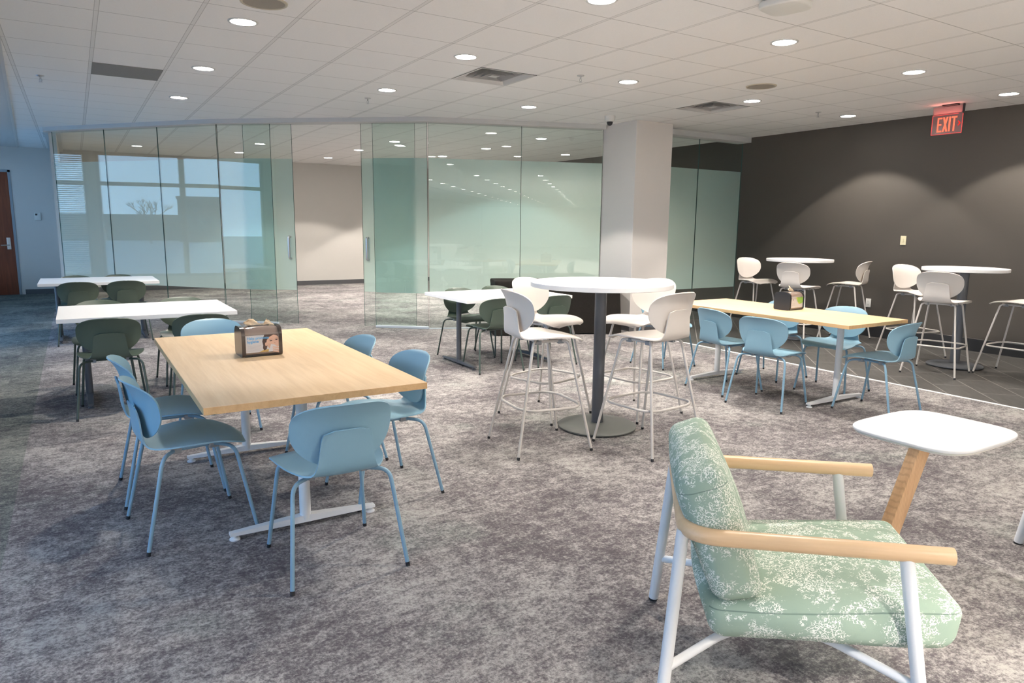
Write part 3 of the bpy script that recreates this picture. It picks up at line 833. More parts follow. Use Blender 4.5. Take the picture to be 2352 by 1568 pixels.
# ------------------------------------------------------------------ chairs and stools (local +X = forward)
def seat_shell(dz):
    #   x, z, half width, side lift, forward curl of the stem
    C = [(0.236, 0.422, 0.130, -0.002, 0), (0.228, 0.431, 0.178, -0.004, 0), (0.202, 0.441, 0.210, -0.004, 0), (0.150, 0.448, 0.228, 0.000, 0),
         (0.080, 0.449, 0.231, 0.008, 0), (0.010, 0.444, 0.226, 0.014, 0), (-0.060, 0.436, 0.212, 0.018, 0), (-0.120, 0.431, 0.188, 0.018, 0),
         (-0.168, 0.436, 0.158, 0.010, 0.02), (-0.200, 0.456, 0.136, 0.002, 0.06), (-0.216, 0.490, 0.122, 0, 0.30), (-0.222, 0.530, 0.114, 0, 0.5),
         (-0.226, 0.575, 0.108, 0, 0.6), (-0.231, 0.610, 0.103, 0, 0.6), (-0.235, 0.628, 0.096, 0, 0.6), (-0.237, 0.638, 0.080, 0, 0.6), (-0.238, 0.641, 0.052, 0, 0.6)]
    S = smooth_curve(C, 46); nv = 23; P = np.zeros((len(S), nv, 3))
    for i, (x, z, hw, lift, curl) in enumerate(S):
        for j, t in enumerate(np.linspace(-1, 1, nv)):
            y = t * hw
            fr = max(0, (x - 0.10) / 0.13)             # front lip droops at the corners
            P[i, j] = (x + curl * y * y - 0.016 * fr * t * t, y, z + lift * t * t - 0.006 * fr * abs(t) ** 3 + dz)
    return grid_shell(P, 0.007)
def back_shell(dz):
    z0, z1, W = 0.478, 0.748, 0.213
    ss = 0.5 - 0.5 * np.cos(np.linspace(0.03, PI - 0.03, 30)); nv = 27; P = np.zeros((30, nv, 3))
    prof = smooth_curve([(-0.186, 0.478), (-0.198, 0.54), (-0.208, 0.61), (-0.224, 0.68), (-0.254, 0.735), (-0.268, 0.748)], 60)
    for i, s in enumerate(ss):
        q = (s - 0.60) / 0.40 if s > 0.60 else (0.60 - s) / 0.60
        e = 3.3 if s > 0.60 else 2.15
        hw = W * max(0, 1 - q ** e) ** (1 / (2.8 if s > 0.6 else 2.1))
        z = z0 + (z1 - z0) * s
        xc = np.interp(z, prof[:, 1], prof[:, 0])
        for j, t in enumerate(np.linspace(-1, 1, nv)):
            y = t * hw
            P[i, j] = (xc + 1.35 * y * y, y, z + dz + 0.004 * (1 - (y / W) ** 2) * (s - 0.5))
    return grid_shell(P, 0.007)

def make_chair(name, cat, plastic, metal, stool):
    dz = 0.30 if stool else 0.0
    t = thing(name, '', cat)
    obj('seat', seat_shell(dz), plastic, t, 'auto')
    obj('backrest', back_shell(dz), plastic, t, 'auto')
    r = 0.0092 if stool else 0.0088
    zt = 0.420 + dz
    fx, fy, rx, ry = (0.262, 0.248, -0.262, 0.248) if stool else (0.238, 0.226, -0.240, 0.245)
    for sx, X, Y in ((1, fx, fy), (-1, rx, ry)):
        for sy in (1, -1):
            if stool: pts = [(0.085 * sx, 0.11 * sy, zt + 0.004), (0.125 * sx, 0.150 * sy, zt + 0.002), (X, Y * sy, 0.014)]
            else: pts = [(0.085 * sx, 0.115 * sy, zt + (0.004 if sx > 0 else -0.002)), ((0.165 if sx > 0 else -0.150) , (0.185 if sx > 0 else 0.205) * sy, zt - 0.002), (X, Y * sy, 0.014)]
            lg = obj('leg', tube(fillet(pts, 0.05, 7), r, 12), metal, t, 'auto')
            d = (Vector(pts[2]) - Vector(pts[1])).normalized(); p = Vector(pts[2])
            obj('foot_cap', tube([p - d * 0.004, p + d * 0.0135], r * 1.06, 12), 'black_rubber', lg, 'auto')
    fb = bmesh.new()
    for sy in (1, -1): tube([(-0.088, 0.113 * sy, zt), (0.088, 0.113 * sy, zt + 0.004)], r, 10, bm=fb)
    for x in (-0.07, 0.075): tube([(x, -0.115, zt), (x, 0.115, zt)], r, 10, bm=fb)
    obj('under_frame', fb, metal, t, 'auto')
    for x in (-0.075, 0.09):
        for sy in (1, -1):
            obj('clip', box(x - 0.022, x + 0.022, 0.113 * sy - 0.014, 0.113 * sy + 0.014, zt - 0.016, zt + 0.010, 0.004, 2), 'clip_grey', t)
    if stool:
        zr = 0.30; k = (zt - zr) / (zt - 0.014)
        lx = 0.125 + (fx - 0.125) * k + 0.012; ly = 0.150 + (fy - 0.150) * k + 0.012
        o1 = 0.10
        loop = fillet_loop([(lx, ly - o1 * .8, zr), (lx - o1 * .55, ly + 0.012, zr), (-lx + o1 * .55, ly + 0.012, zr), (-lx, ly - o1 * .8, zr), (-lx, -ly + o1 * .8, zr), (-lx + o1 * .55, -ly - 0.012, zr), (lx - o1 * .55, -ly - 0.012, zr), (lx, -ly + o1 * .8, zr)], 0.06, 5)
        obj('foot_ring', tube(loop, 0.0085, 10, closed=True), metal, t, 'auto')
    return t

used = set()
def place(proto, x, y, deg, label, group):
    if id(proto) not in used:
        used.add(id(proto)); proto.location = (x, y, 0); proto.rotation_euler = (0, 0, math.radians(deg)); proto['label'] = label; proto['group'] = group; return proto
    return dup(proto, (x, y, 0), math.radians(deg), label, group)

BC = make_chair('dining_chair', 'chair', 'blue_plastic', 'blue_metal', False)
gA = 'sky blue chairs around the front oak table'
place(BC, 0.87, 2.87, 90, 'sky blue chair with its back to the camera at the front oak table', gA)
place(BC, 0.385, 3.555, 6, 'nearer sky blue chair on the window side of the front oak table', gA)
place(BC, 0.36, 4.15, 0, 'farther sky blue chair on the window side of the front oak table', gA)
place(BC, 1.355, 3.53, 184, 'sky blue chair right of the front oak table, nearer of two', gA)
place(BC, 1.30, 4.20, 183, 'sky blue chair right of the front oak table, farther of two', gA)
place(BC, 0.80, 5.26, -90, 'sky blue chair behind the far end of the front oak table', gA)
gB = 'sky blue chairs around the right oak table'
place(BC, 4.965, 4.30, -6, 'sky blue chair at the right oak table, back beside a white stool', gB)
place(BC, 4.86, 3.74, 11, 'sky blue chair, back turned, mid near side of the right oak table', gB)
place(BC, 5.44, 3.14, 93, 'sky blue chair seen in profile at the near end of the right oak table', gB)
place(BC, 5.79, 3.78, 190, 'sky blue chair facing the camera across the right oak table near its leg', gB)
place(BC, 5.83, 4.47, 184, 'sky blue chair across the right oak table, hidden behind the black dispenser', gB)
place(BC, 5.29, 5.43, -90, 'sky blue chair at the far end of the right oak table behind a stool', gB)

GCH = make_chair('dining_chair', 'chair', 'green_plastic', 'green_metal', False)
gC = 'dark green chairs around the white tables'
for x, y, a, lb in ((0.17, 6.13, 88, 'dark green chair, full back in view, at the white table nearest the oak'), (0.80, 6.10, 90, 'dark green chair half hidden by the front oak table edge'),
                    (0.14, 7.06, -90, 'dark green chair tucked behind the left half of the nearest white table'), (0.82, 7.06, -88, 'dark green chair tucked behind the right half of the nearest white table'),
                    (-0.012, 9.90, 90, 'left dark green chair in front of the farthest white table'), (0.492, 9.92, 90, 'right dark green chair in front of the farthest white table'),
                    (-0.03, 10.58, -90, 'dark green chair top peeking over the left half of the farthest white table'), (0.46, 10.60, -90, 'dark green chair top peeking over the right half of the farthest white table'),
                    (3.66, 6.86, -90, 'shaded dark green chair behind the white table near the black cloth, at its left'), (4.18, 6.94, -92, 'dark green chair peeking over the white table, right in front of the black cloth'),
                    (3.56, 6.12, 85, 'dark green chair, back turned, left of the side-on white stool'), (4.22, 6.12, 90, 'dark green chair whose back shows under the right end of a white table')):
    place(GCH, x, y, a, lb, gC)

ST = make_chair('bar_stool', 'bar stool', 'cream_plastic', 'cream_metal', True)
gD = 'warm white bar stools around the middle bar table'
place(ST, 2.56, 3.765, -8, 'warm white bar stool in front left of the middle bar table', gD)
place(ST, 3.05, 4.41, -73, 'warm white bar stool facing the camera, left behind the middle bar table', gD)
place(ST, 3.20, 3.40, 96, 'warm white bar stool in front right of the middle bar table, behind the armchair', gD)
place(ST, 3.70, 4.08, 187, 'warm white bar stool right behind the middle bar table, backrest beyond its top', gD)
gE = 'warm white bar stools along the charcoal wall'
place(ST, 8.05, 6.52, -98, 'warm white bar stool at the corner bar table, nearest the dark glass', gE)
place(ST, 7.68, 5.58, 12, 'warm white bar stool with back turned, right above the black napkin dispenser', gE)
place(ST, 8.74, 5.58, 106, 'warm white bar stool in profile, right of the corner bar table', gE)
place(ST, 8.32, 4.45, -104, 'warm white bar stool half hidden behind another, below the exit sign', gE)
place(ST, 7.50, 3.74, 12, 'warm white bar stool, back turned, in front of the table under the exit sign', gE)
place(ST, 8.09, 3.27, 90, 'warm white bar stool cut off by the right picture edge', gE)

# ------------------------------------------------------------------ tables
def t_foot(px, py, L, along, metal, parent, drop):
    """pole + arched foot bar + two glides"""
    obj('post', tube([(px, py, 0.03), (px, py, drop)], 0.0265, 24), metal, parent, 'auto')
    b = bmesh.new(); n = 18; hw = 0.022
    secs = []
    for k in range(n + 1):
        s = -1 + 2 * k / n; z = 0.030 + 0.010 * (1 - abs(s)); th = 0.014 + 0.020 * (1 - abs(s)); ww = hw * (1.12 - 0.25 * abs(s))
        c = s * L / 2
        sec = []
        for (a, zz) in ((-ww, z - th / 2), (ww, z - th / 2), (ww * .9, z + th / 2), (-ww * .9, z + th / 2)):
            p = (px + c, py + a, zz) if along == 'x' else (px + a, py + c, zz)
            sec.append(b.verts.new(p))
        secs.append(sec)
    for A, B in zip(secs, secs[1:]):
        for i in range(4): b.faces.new((A[i], A[(i + 1) % 4], B[(i + 1) % 4], B[i]))
    b.faces.new(secs[0]); b.faces.new(secs[-1])
    ft = obj('foot_bar', b, metal, parent, 'auto')
    for s in (-1, 1):
        c = s * (L / 2 - 0.022); gx, gy = (px + c, py) if along == 'x' else (px, py + c)
        obj('glide', lathe([(0, 0.026), (0.011, 0.026), (0.013, 0.012), (0.024, 0.006), (0.024, 0.0), (0, 0.0)], 18, gx, gy), metal, ft, 'auto')
def make_table(name, label, group, loc, sx, sy, th, top, edge, metal, ppos, along, L):
    t = thing(name, label, 'table', (loc[0], loc[1], 0), 0, group)
    z1 = 0.735
    obj('tabletop', box(-sx / 2, sx / 2, -sy / 2, sy / 2, z1 - th + 0.0015, z1, 0.0015, 2), top, t)
    if edge:
        bt = 0.0012
        e = box(-sx / 2 - bt, -sx / 2, -sy / 2, sy / 2, z1 - th + .002, z1 - .001); box(sx / 2, sx / 2 + bt, -sy / 2, sy / 2, z1 - th + .002, z1 - .001, bm=e)
        box(-sx / 2 - bt, sx / 2 + bt, -sy / 2 - bt, -sy / 2, z1 - th + .002, z1 - .001, bm=e); box(-sx / 2 - bt, sx / 2 + bt, sy / 2, sy / 2 + bt, z1 - th + .002, z1 - .001, bm=e)
        obj('edge_band', e, edge, t)
    for (px, py) in ppos:
        obj('mounting_plate', box(px - 0.09, px + 0.09, py - 0.09, py + 0.09, z1 - th - 0.006, z1 - th + 0.0015), metal, t)
        t_foot(px, py, L, along, metal, t, z1 - th - 0.004)
    return t
make_table('dining_table', 'large oak table in front with white pedestal legs and a napkin dispenser', 'oak dining tables', (0.855, 3.875), 0.955, 1.975, 0.032, 'oak_top', 'oak_edge', 'white_metal', [(0.0, -0.605), (-0.02, 0.67)], 'x', 0.70)
make_table('dining_table', 'long oak table with white pedestal legs beside the dark tiled strip', 'oak dining tables', (5.335, 4.06), 0.80, 1.895, 0.030, 'oak_top', 'oak_edge', 'white_metal', [(0.075, -0.58), (0.0, 0.6615)], 'x', 0.74)
WT = make_table('dining_table', 'white table with graphite legs nearest the front oak table', 'white dining tables', (0.47, 6.61), 1.27, 0.98, 0.034, 'white_lam', None, 'grey_metal', [(-0.46, 0.02), (0.46, 0.02)], 'y', 0.72)
dup(WT, (0.225, 10.24, 0), 0, 'white table with graphite legs farthest back, near the cherry door')
dup(WT, (3.83, 6.47, 0), 0, 'white table with graphite legs in front of the black cloth and the glass')

def bar_table(label, x, y, R, rb, rp, base='grey_base'):
    t = thing('bar_table', label, 'bar table', (x, y, 0), 0, 'round white bar tables')
    obj('tabletop', lathe([(0, 1.033), (R - 0.003, 1.033), (R, 1.036), (R, 1.064), (R - 0.003, 1.067), (0, 1.067)], 96), 'white_lam', t, 'auto')
    obj('pole', lathe([(0, 0.02), (rp, 0.02), (rp, 1.03), (0, 1.03)], 40), 'grey_metal', t, 'auto')
    obj('base_plate', lathe([(0, 0.004), (rb - 0.012, 0.004), (rb, 0.010), (rb, 0.018), (rb - 0.02, 0.026), (rb * 0.55, 0.036), (rp + 0.012, 0.040), (0, 0.040)], 72), base, t, 'auto')
    obj('top_bracket', lathe([(0, 1.018), (0.16, 1.018), (0.16, 1.033), (0, 1.033)], 32), 'grey_metal', t, 'auto')
    return t
bar_table('large round white bar table on a graphite pole in the middle of the room', 3.17, 3.905, 0.505, 0.285, 0.042)
bar_table('small round white bar table at the charcoal wall under the exit sign', 8.07, 3.83, 0.405, 0.27, 0.048, 'grey_metal')
bar_table('small round white bar table in the far corner by the dark glass', 8.20, 5.955, 0.42, 0.255, 0.048, 'grey_metal')

# ------------------------------------------------------------------ napkin dispensers
def bez_outline(W, Hh, r_top, r_bot):
    pts = fillet_loop([(-W / 2, 0, 0), (W / 2, 0, 0), (W / 2, Hh, 0), (-W / 2, Hh, 0)], 0.0001, 1)
    return pts
def extr_x(outline, x0, x1):
    """outline in (y, z), extruded along x"""
    b = bmesh.new(); A = [b.verts.new((x0, y, z)) for y, z in outline]; B = [b.verts.new((x1, y, z)) for y, z in outline]
    b.faces.new(A); b.faces.new(B); n = len(outline)
    for i in range(n): b.faces.new((A[i], A[(i + 1) % n], B[(i + 1) % n], B[i]))
    return b
def side_outline(D, Hh, rt, rb, inset=0.0):
    D = D - 2 * inset
    q = [(-D / 2, inset), (D / 2, inset), (D / 2, Hh - inset), (-D / 2, Hh - inset)]
    out = []
    rr = [rb, rb, rt, rt]
    P = [Vector((a, b_, 0)) for a, b_ in q]
    for i in range(4):
        a, b_, c = P[i - 1], P[i], P[(i + 1) % 4]; r = min(rr[i], D * .49)
        p0 = b_ + (a - b_).normalized() * r; p1 = b_ + (c - b_).normalized() * r
        for k in range(9):
            t = k / 8
            v = p0 * (1 - t) ** 2 + b_ * 2 * t * (1 - t) + p1 * t * t; out.append((v.x, v.y))
    return out
def flat_poly(name, pts, y, mat, parent, th=0.0006):
    b = bmesh.new(); A = [b.verts.new((u, y, v)) for u, v in pts]; B = [b.verts.new((u, y - th, v)) for u, v in pts]
    b.faces.new(A); b.faces.new(B); n = len(pts)
    for i in range(n): b.faces.new((A[i], A[(i + 1) % n], B[(i + 1) % n], B[i]))
    return obj(name, b, mat, parent)
def text_mesh(name, s, size, x, y, z, mat, parent):
    cu = bpy.data.curves.new('txt', 'FONT'); cu.body = s; cu.size = size; cu.extrude = 0.0003; cu.align_x = 'LEFT'; cu.offset = size * 0.02
    to = bpy.data.objects.new('txt', cu); COL.objects.link(to); bpy.context.view_layer.update()
    me = bpy.data.meshes.new_from_object(to.evaluated_get(bpy.context.evaluated_depsgraph_get()))
    bpy.data.objects.remove(to); me.materials.clear(); me.materials.append(MAT[mat])
    o = bpy.data.objects.new(name, me); COL.objects.link(o); o.parent = parent
    o.location = (x, y, z); o.rotation_euler = (PI / 2, 0, 0); return o
def ell(cx, cz, rx, rz, n=20, a0=0, a1=2 * PI, rot=0):
    out = []
    for k in range(n):
        a = a0 + (a1 - a0) * k / (n if abs(a1 - a0 - 2 * PI) < 1e-6 else n - 1)
        x, z = rx * math.cos(a), rz * math.sin(a)
        out.append((cx + x * math.cos(rot) - z * math.sin(rot), cz + x * math.sin(rot) + z * math.cos(rot)))
    return out
MAT['label_white'] = plain('label_card', (0.74, 0.71, 0.70), 0.4)
MAT['ink_blue'] = plain('ink_blue', (0.13, 0.42, 0.72), 0.5)
MAT['ink_grey'] = plain('ink_grey', (0.45, 0.42, 0.41), 0.5)
MAT['skin_print'] = plain('print_skin', (0.72, 0.46, 0.34), 0.4)
MAT['skin_shade'] = plain('print_skin_shade', (0.50, 0.27, 0.18), 0.4)
MAT['hair_print'] = plain('print_hair', (0.075, 0.045, 0.04), 0.4)
MAT['amber_print'] = plain('print_amber', (0.62, 0.40, 0.12), 0.4)
MAT['leaf_print'] = plain('print_leaf', (0.24, 0.42, 0.07), 0.4)
MAT['yellow_print'] = plain('print_yellow', (0.60, 0.55, 0.08), 0.4)
def make_dispenser(label, loc, rz, design):
    W, D, Hh = 0.215, 0.165, 0.162
    t = thing('napkin_dispenser', label, 'napkin dispenser', loc, rz, 'napkin dispensers on the oak tables')
    for sx in (-1, 1):
        obj('end_panel', extr_x(side_outline(D, Hh, 0.055, 0.022), sx * (W / 2 - 0.010) - 0.010, sx * (W / 2 - 0.010) + 0.010), 'black_plastic' if design == 'leaf' else 'smoke_plastic', t, 'auto')
    # arched cover between the end panels
    n = 17; secs = []; b = bmesh.new()
    for k in range(n):
        s = -1 + 2 * k / (n - 1); so = side_outline(D, Hh + 0.004 * (1 - s * s), 0.055, 0.022, 0.004)
        secs.append([b.verts.new((s * (W / 2 - 0.018), y, z)) for y, z in so])
    for A, B in zip(secs, secs[1:]):
        for i in range(len(A)): b.faces.new((A[i], A[(i + 1) % len(A)], B[(i + 1) % len(A)], B[i]))
    b.faces.new(secs[0]); b.faces.new(secs[-1])
    cv = obj('cover', b, 'smoke_cover', t, 'auto')
    obj('slot_surround', box(-0.055, 0.055, -0.022, 0.022, Hh - 0.003, Hh + 0.002, 0.001, 1), 'black_plastic', t)
    obj('base', box(-W / 2 + 0.012, W / 2 - 0.012, -D / 2 + 0.006, D / 2 - 0.006, 0.0, 0.020, 0.004, 1), 'black_plastic', t)
    yf = -D / 2 + 0.003
    lb = obj('label_card', box(-0.088, 0.088, yf - 0.0015, yf + 0.002, 0.024, 0.118, 0.0005, 1), 'label_white', t)
    obj('card_holder', box(-0.090, 0.090, yf - 0.003, yf + 0.001, 0.1185, 0.1215, 0.0008, 1), 'smoke_cover', t)
    y = yf - 0.0016
    if design == 'hygiene':
        flat_poly('printed_hair', [(0.012, 0.118), (0.004, 0.100), (0.000, 0.082), (0.004, 0.060), (0.002, 0.045), (0.010, 0.030), (0.022, 0.040), (0.030, 0.070), (0.086, 0.100), (0.086, 0.118)], y, 'hair_print', lb)
        flat_poly('printed_shoulder', [(-0.02, 0.0245), (0.004, 0.034), (0.030, 0.038), (0.05, 0.0245)], y, 'amber_print', lb)
        flat_poly('printed_face', ell(0.058, 0.076, 0.036, 0.040, 24, rot=-0.12), y - 0.0007, 'skin_print', lb)
        flat_poly('printed_ear', ell(0.020, 0.066, 0.006, 0.010), y - 0.0007, 'skin_print', lb)
        flat_poly('printed_brow_hair', [(0.020, 0.112), (0.024, 0.088), (0.036, 0.104), (0.060, 0.116)], y - 0.0014, 'hair_print', lb)
        for (u, v) in ((0.046, 0.083), (0.076, 0.088)):
            flat_poly('printed_eye', ell(u, v, 0.007, 0.0028, rot=0.15), y - 0.0014, 'hair_print', lb)
            flat_poly('printed_eyebrow', [(u - 0.009, v + 0.006), (u + 0.009, v + 0.009), (u + 0.009, v + 0.0105), (u - 0.009, v + 0.008)], y - 0.0014, 'skin_shade', lb)
        flat_poly('printed_nose', [(0.063, 0.073), (0.071, 0.070), (0.069, 0.068), (0.062, 0.069)], y - 0.0014, 'skin_shade', lb)
        flat_poly('printed_napkin', [(0.030, 0.0245), (0.040, 0.048), (0.046, 0.066), (0.062, 0.062), (0.078, 0.050), (0.086, 0.030), (0.086, 0.0245)], y - 0.0016, 'label_white', lb)
        for k in range(3):
            v = 0.052 - 0.011 * k
            flat_poly('printed_finger', [(0.052, v - 0.006), (0.056, v - 0.001), (0.087, v - 0.008), (0.087, v - 0.016)], y - 0.0022, 'skin_print', lb)
        text_mesh('lettering', 'Help promote', 0.0200, -0.080, y - 0.0026, 0.0965, 'ink_blue', lb)
        text_mesh('lettering', 'hygiene', 0.0200, -0.080, y - 0.0026, 0.0775, 'ink_blue', lb)
        q = bmesh.new()
        for k in range(5): box(-0.078, -0.006 - 0.008 * (k % 2), y - 0.0006, y, 0.034 + 0.0065 * k, 0.0348 + 0.0065 * k, bm=q)
        obj('small_print', q, 'ink_grey', lb)
    else:
        flat_poly('printed_leaf', [(-0.02, 0.116), (-0.004, 0.094), (0.012, 0.072), (0.030, 0.055), (0.062, 0.058), (0.087, 0.066), (0.087, 0.117)], y, 'leaf_print', lb)
        flat_poly('printed_petal', [(-0.022, 0.116), (-0.004, 0.117), (0.004, 0.096), (-0.004, 0.092)], y - 0.0007, 'yellow_print', lb)
        flat_poly('printed_petal', [(0.016, 0.070), (0.034, 0.076), (0.040, 0.058), (0.030, 0.054)], y - 0.0007, 'yellow_print', lb)
        flat_poly('printed_emblem', ell(-0.058, 0.095, 0.010, 0.007), y, 'ink_grey', lb)
        q = bmesh.new()
        for k in range(3): box(-0.075, -0.030, y - 0.0006, y, 0.045 + 0.009 * k, 0.0462 + 0.009 * k, bm=q)
        obj('small_print', q, 'ink_grey', lb)
    return t
make_dispenser('smoked napkin dispenser with a hygiene picture card on the front oak table', (0.822, 3.985, 0.735), math.radians(2), 'hygiene')
make_dispenser('black napkin dispenser with a green leaf card on the right oak table', (5.47, 4.05, 0.735), math.radians(3), 'leaf')
def napkin(label, loc, rz, pts, wd):
    """crumpled paper tuft standing out of the slot"""
    rnd = random.Random(len(label)); nu, nv = 14, 9; P = np.zeros((nu, nv, 3)); C = smooth_curve(pts, nu)
    for i, (x, z, lean) in enumerate(C):
        for j in range(nv):
            s = j / (nv - 1)
            P[i, j] = (x + 0.006 * math.sin(5 * s + i), -0.012 + lean * s * 0.9 + 0.006 * math.sin(9 * s + i * 1.3), 0.0 + (z) * s ** 0.8 + 0.003 * math.sin(3.1 * i + 7 * s))
    o = obj('paper_napkin', grid_shell(P, 0.0012), 'paper', None, True); o.location = loc; o.rotation_euler = (0, 0, rz)
    return tag(o, label, 'napkin', 'paper napkins pulled from the dispensers')
napkin('tan crumpled paper napkins sticking out of the hygiene card dispenser', (0.82, 3.985, 0.894), math.radians(2),
       [(-0.072, 0.026, -0.02), (-0.045, 0.040, 0.02), (-0.015, 0.034, 0.03), (0.010, 0.014, 0.02), (0.032, 0.016, 0.0), (0.044, 0.036, 0.02), (0.058, 0.030, 0.03), (0.085, 0.010, 0.02)], 0.1)
napkin('tan paper napkin point sticking out of the leaf card dispenser', (5.47, 4.05, 0.894), math.radians(3),
       [(-0.035, 0.020, 0.0), (-0.022, 0.052, 0.01), (-0.004, 0.054, 0.02), (0.018, 0.030, 0.01), (0.045, 0.008, 0.0)], 0.1)

# ------------------------------------------------------------------ black cloth on a long table
def cloth():
    p1, p2 = Vector((4.72, 8.01)), Vector((6.32, 7.385)); d = (p2 - p1).normalized(); nn = Vector((-d.y, d.x)); Wd = 0.50; Lg = (p2 - p1).length
    zt = 0.735; ring = []; N = 220
    per = [(0, 0), (Lg, 0), (Lg, Wd), (0, Wd)]
    loop = fillet_loop([(a, c, 0) for a, c in per], 0.03, 5)
    # resample evenly
    L = loop + [loop[0]]; s = np.r_[0, np.cumsum([(b_ - a).length for a, b_ in zip(L, L[1:])])]
    q = np.linspace(0, s[-1], N, endpoint=False)
    xs = np.interp(q, s, [v.x for v in L]); ys = np.interp(q, s, [v.y for v in L])
    cx, cy = Lg / 2, Wd / 2
    tx = np.gradient(np.r_[xs[-1], xs, xs[0]])[1:-1]; ty = np.gradient(np.r_[ys[-1], ys, ys[0]])[1:-1]
    nl = np.hypot(tx, ty); ox, oy = ty / nl, -tx / nl
    b = bmesh.new(); rings = []
    rows = [(zt, -0.006), (zt - 0.004, 0.0), (zt - 0.02, 0.006)] + [(zt - 0.02 - (zt - 0.03) * k / 14, 0) for k in range(1, 15)]
    W_ = lambda u: (d * u.x + nn * u.y + p1)
    for (z, e) in rows:
        k = max(0, (zt - z) / zt); rr = []
        for i in range(N):
            u = q[i]
            wave = (0.022 * math.sin(u * 9.0 + 1.1 * math.sin(u * 2.3)) + 0.012 * math.sin(u * 21 + 2)) * k ** 1.2
            o = e + 0.008 + 0.020 * k + wave
            # corner gathers flare out a little
            v = W_(Vector((xs[i] + ox[i] * o, ys[i] + oy[i] * o)))
            rr.append(b.verts.new((v.x, v.y, z + 0.004 * math.sin(u * 6) * k)))
        rings.append(rr)
    b.faces.new(rings[0])
    for A, B in zip(rings, rings[1:]):
        for i in range(N): b.faces.new((A[i], A[(i + 1) % N], B[(i + 1) % N], B[i]))
    return b
tag(obj('tablecloth', cloth(), 'black_cloth', None, 'auto'), 'black cloth draped to the carpet over a long table before the glass', 'tablecloth')

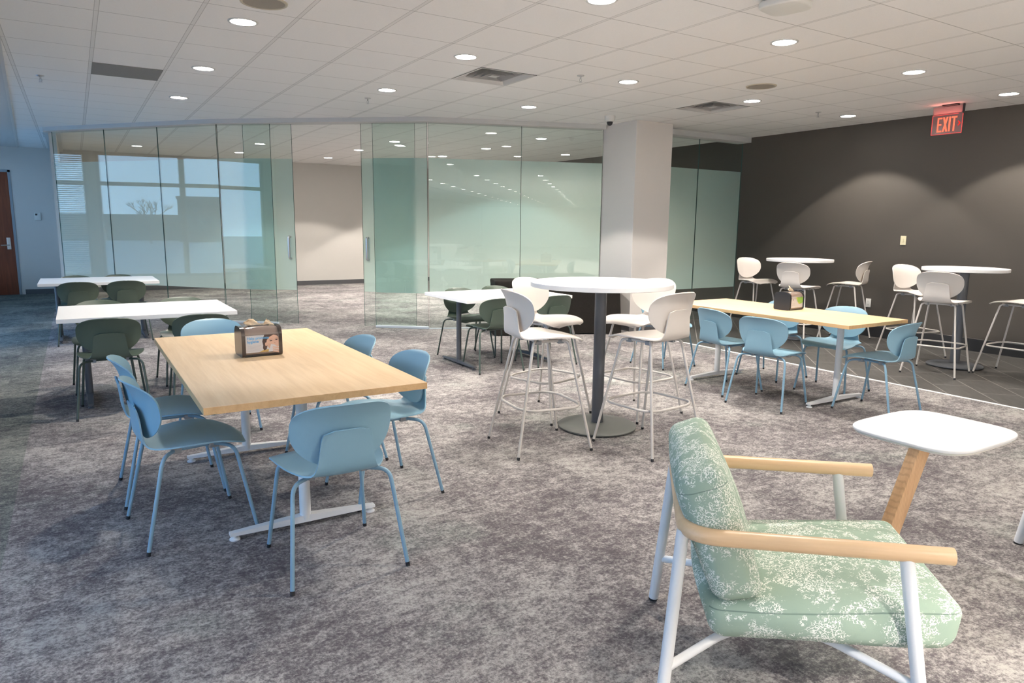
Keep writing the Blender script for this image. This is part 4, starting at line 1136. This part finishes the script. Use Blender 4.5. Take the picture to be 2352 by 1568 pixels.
# ------------------------------------------------------------------ armchairs
def make_armchair():
    t = thing('armchair', 'sage green flecked armchair with beech arms in the right foreground', 'armchair', (1.63, 1.57, 0), math.radians(-42), 'sage armchairs')
    W = 0.34; ra = 0.0235; za = 0.598
    arm = fillet([(0.69, -W, za), (0.0, -W, za - 0.004), (0.0, W, za - 0.004), (0.69, W, za)], 0.10, 10)
    obj('arm_rail', tube(arm, ra, 24), 'beech_arm', t, 'auto')
    r = 0.0185
    def leg(a, c):
        o = obj('leg', tube([a, c], r, 20), 'white_metal', t, 'auto')
        d = (Vector(c) - Vector(a)).normalized()
        obj('foot_cap', tube([Vector(c) - d * 0.002, Vector(c) + d * 0.010], r * 0.95, 20), 'black_rubber', o, 'auto'); return o
    for s in (-1, 1):
        leg((0.577, s * W, za - 0.012), (0.672, s * (W + 0.022), 0.010))
        leg((-0.004, s * (W - 0.055), za - 0.012), (-0.052, s * (W + 0.030), 0.010))
    for s in (-1, 1):
        obj('stretcher', tube(fillet([(-0.036, s * (W + 0.008), 0.185), (0.16, s * 0.20, 0.245), (0.40, s * 0.20, 0.262), (0.635, s * (W + 0.008), 0.215)], 0.08, 6), 0.0135, 16), 'white_metal', t, 'auto')
    obj('seat_support', box(0.13, 0.62, -0.24, 0.24, 0.262, 0.275), 'white_metal', t)
    def cushion(corn, wy, bev, puff, seg=6):
        """corn: side outline (x, z): rear-bottom, front-bottom, front-top, rear-top"""
        (a, b_, c, d_) = corn
        bm = hexa([(a[0], -wy, a[1]), (b_[0], -wy, b_[1]), (b_[0], wy, b_[1]), (a[0], wy, a[1]), (d_[0], -wy, d_[1]), (c[0], -wy, c[1]), (c[0], wy, c[1]), (d_[0], wy, d_[1])], bev, seg)
        bmesh.ops.triangulate(bm, faces=[f for f in bm.faces if len(f.verts) > 4])
        bmesh.ops.subdivide_edges(bm, edges=[e for e in bm.edges if e.calc_length() > 0.09], cuts=6, use_grid_fill=True)
        cen = Vector((sum(p[0] for p in corn) / 4, 0, sum(p[1] for p in corn) / 4))
        ux = Vector((c[0] + b_[0] - a[0] - d_[0], 0, c[1] + b_[1] - a[1] - d_[1])) ; lx = ux.length / 4; ux.normalize()
        uz = Vector((c[0] + d_[0] - a[0] - b_[0], 0, c[1] + d_[1] - a[1] - b_[1])); lz = uz.length / 4; uz.normalize()
        for v in bm.verts:
            p = v.co - cen; s = p.dot(ux) / lx; h = p.dot(uz) / lz; y = p.y / wy
            g = max(0, 1 - s * s) ; gy = max(0, 1 - y * y); gh = max(0, 1 - h * h)
            v.co += uz * (puff * g * gy * max(-0.25, h)) + ux * (puff * 0.9 * gh * gy * s) + Vector((0, puff * 0.8 * g * gh * y, 0))
        return bm
    seat = obj('seat_cushion', cushion([(0.085, 0.262), (0.735, 0.305), (0.765, 0.440), (0.070, 0.372)], 0.315, 0.045, 0.030), 'fabric', t, True)
    back = obj('back_cushion', cushion([(0.098, 0.368), (0.236, 0.398), (0.098, 0.785), (-0.040, 0.735)], 0.305, 0.042, 0.026), 'fabric_back', t, True)
    return t
AC = make_armchair()
dup(AC, (3.462, 1.062, 0), math.radians(-42), 'second armchair at the right picture edge, only the foot of a white leg showing')

# ------------------------------------------------------------------ little side table
sd = thing('side_table', 'small rounded white side table on a slanted oak post behind the armchair', 'side table', (2.93, 1.44, 0), 0)
def squircle(a, b_, n, N=72):
    return [(a * math.copysign(abs(math.cos(t)) ** (2 / n), math.cos(t)), b_ * math.copysign(abs(math.sin(t)) ** (2 / n), math.sin(t))) for t in np.linspace(0, 2 * PI, N, endpoint=False)]
obj('tabletop', prism(squircle(0.285, 0.235, 4.2), 0.638, 0.652, 0.005, 3), 'white_lam', sd, 'auto')
obj('top_underlayer', prism(squircle(0.277, 0.227, 4.2), 0.630, 0.638), plain('birch_under', (0.62, 0.60, 0.54), 0.6), sd, 'auto')
px_ = Vector((-0.235, -0.075)); pb = Vector((-0.455, -0.03))
def post():
    T = [(px_.x - 0.045, px_.y - 0.022), (px_.x + 0.045, px_.y - 0.022), (px_.x + 0.045, px_.y + 0.022), (px_.x - 0.045, px_.y + 0.022)]
    B = [(pb.x - 0.05, pb.y - 0.022), (pb.x + 0.05, pb.y - 0.022), (pb.x + 0.05, pb.y + 0.022), (pb.x - 0.05, pb.y + 0.022)]
    return hexa([(x, y, 0.012) for x, y in B] + [(x, y, 0.632) for x, y in T], 0.006, 2)
obj('post', post(), 'oak_post', sd, 'auto')
obj('foot_plate', prism([(x - 0.28, y - 0.03) for x, y in squircle(0.20, 0.16, 4)], 0.0, 0.012, 0.003, 2), 'white_metal', sd, 'auto')
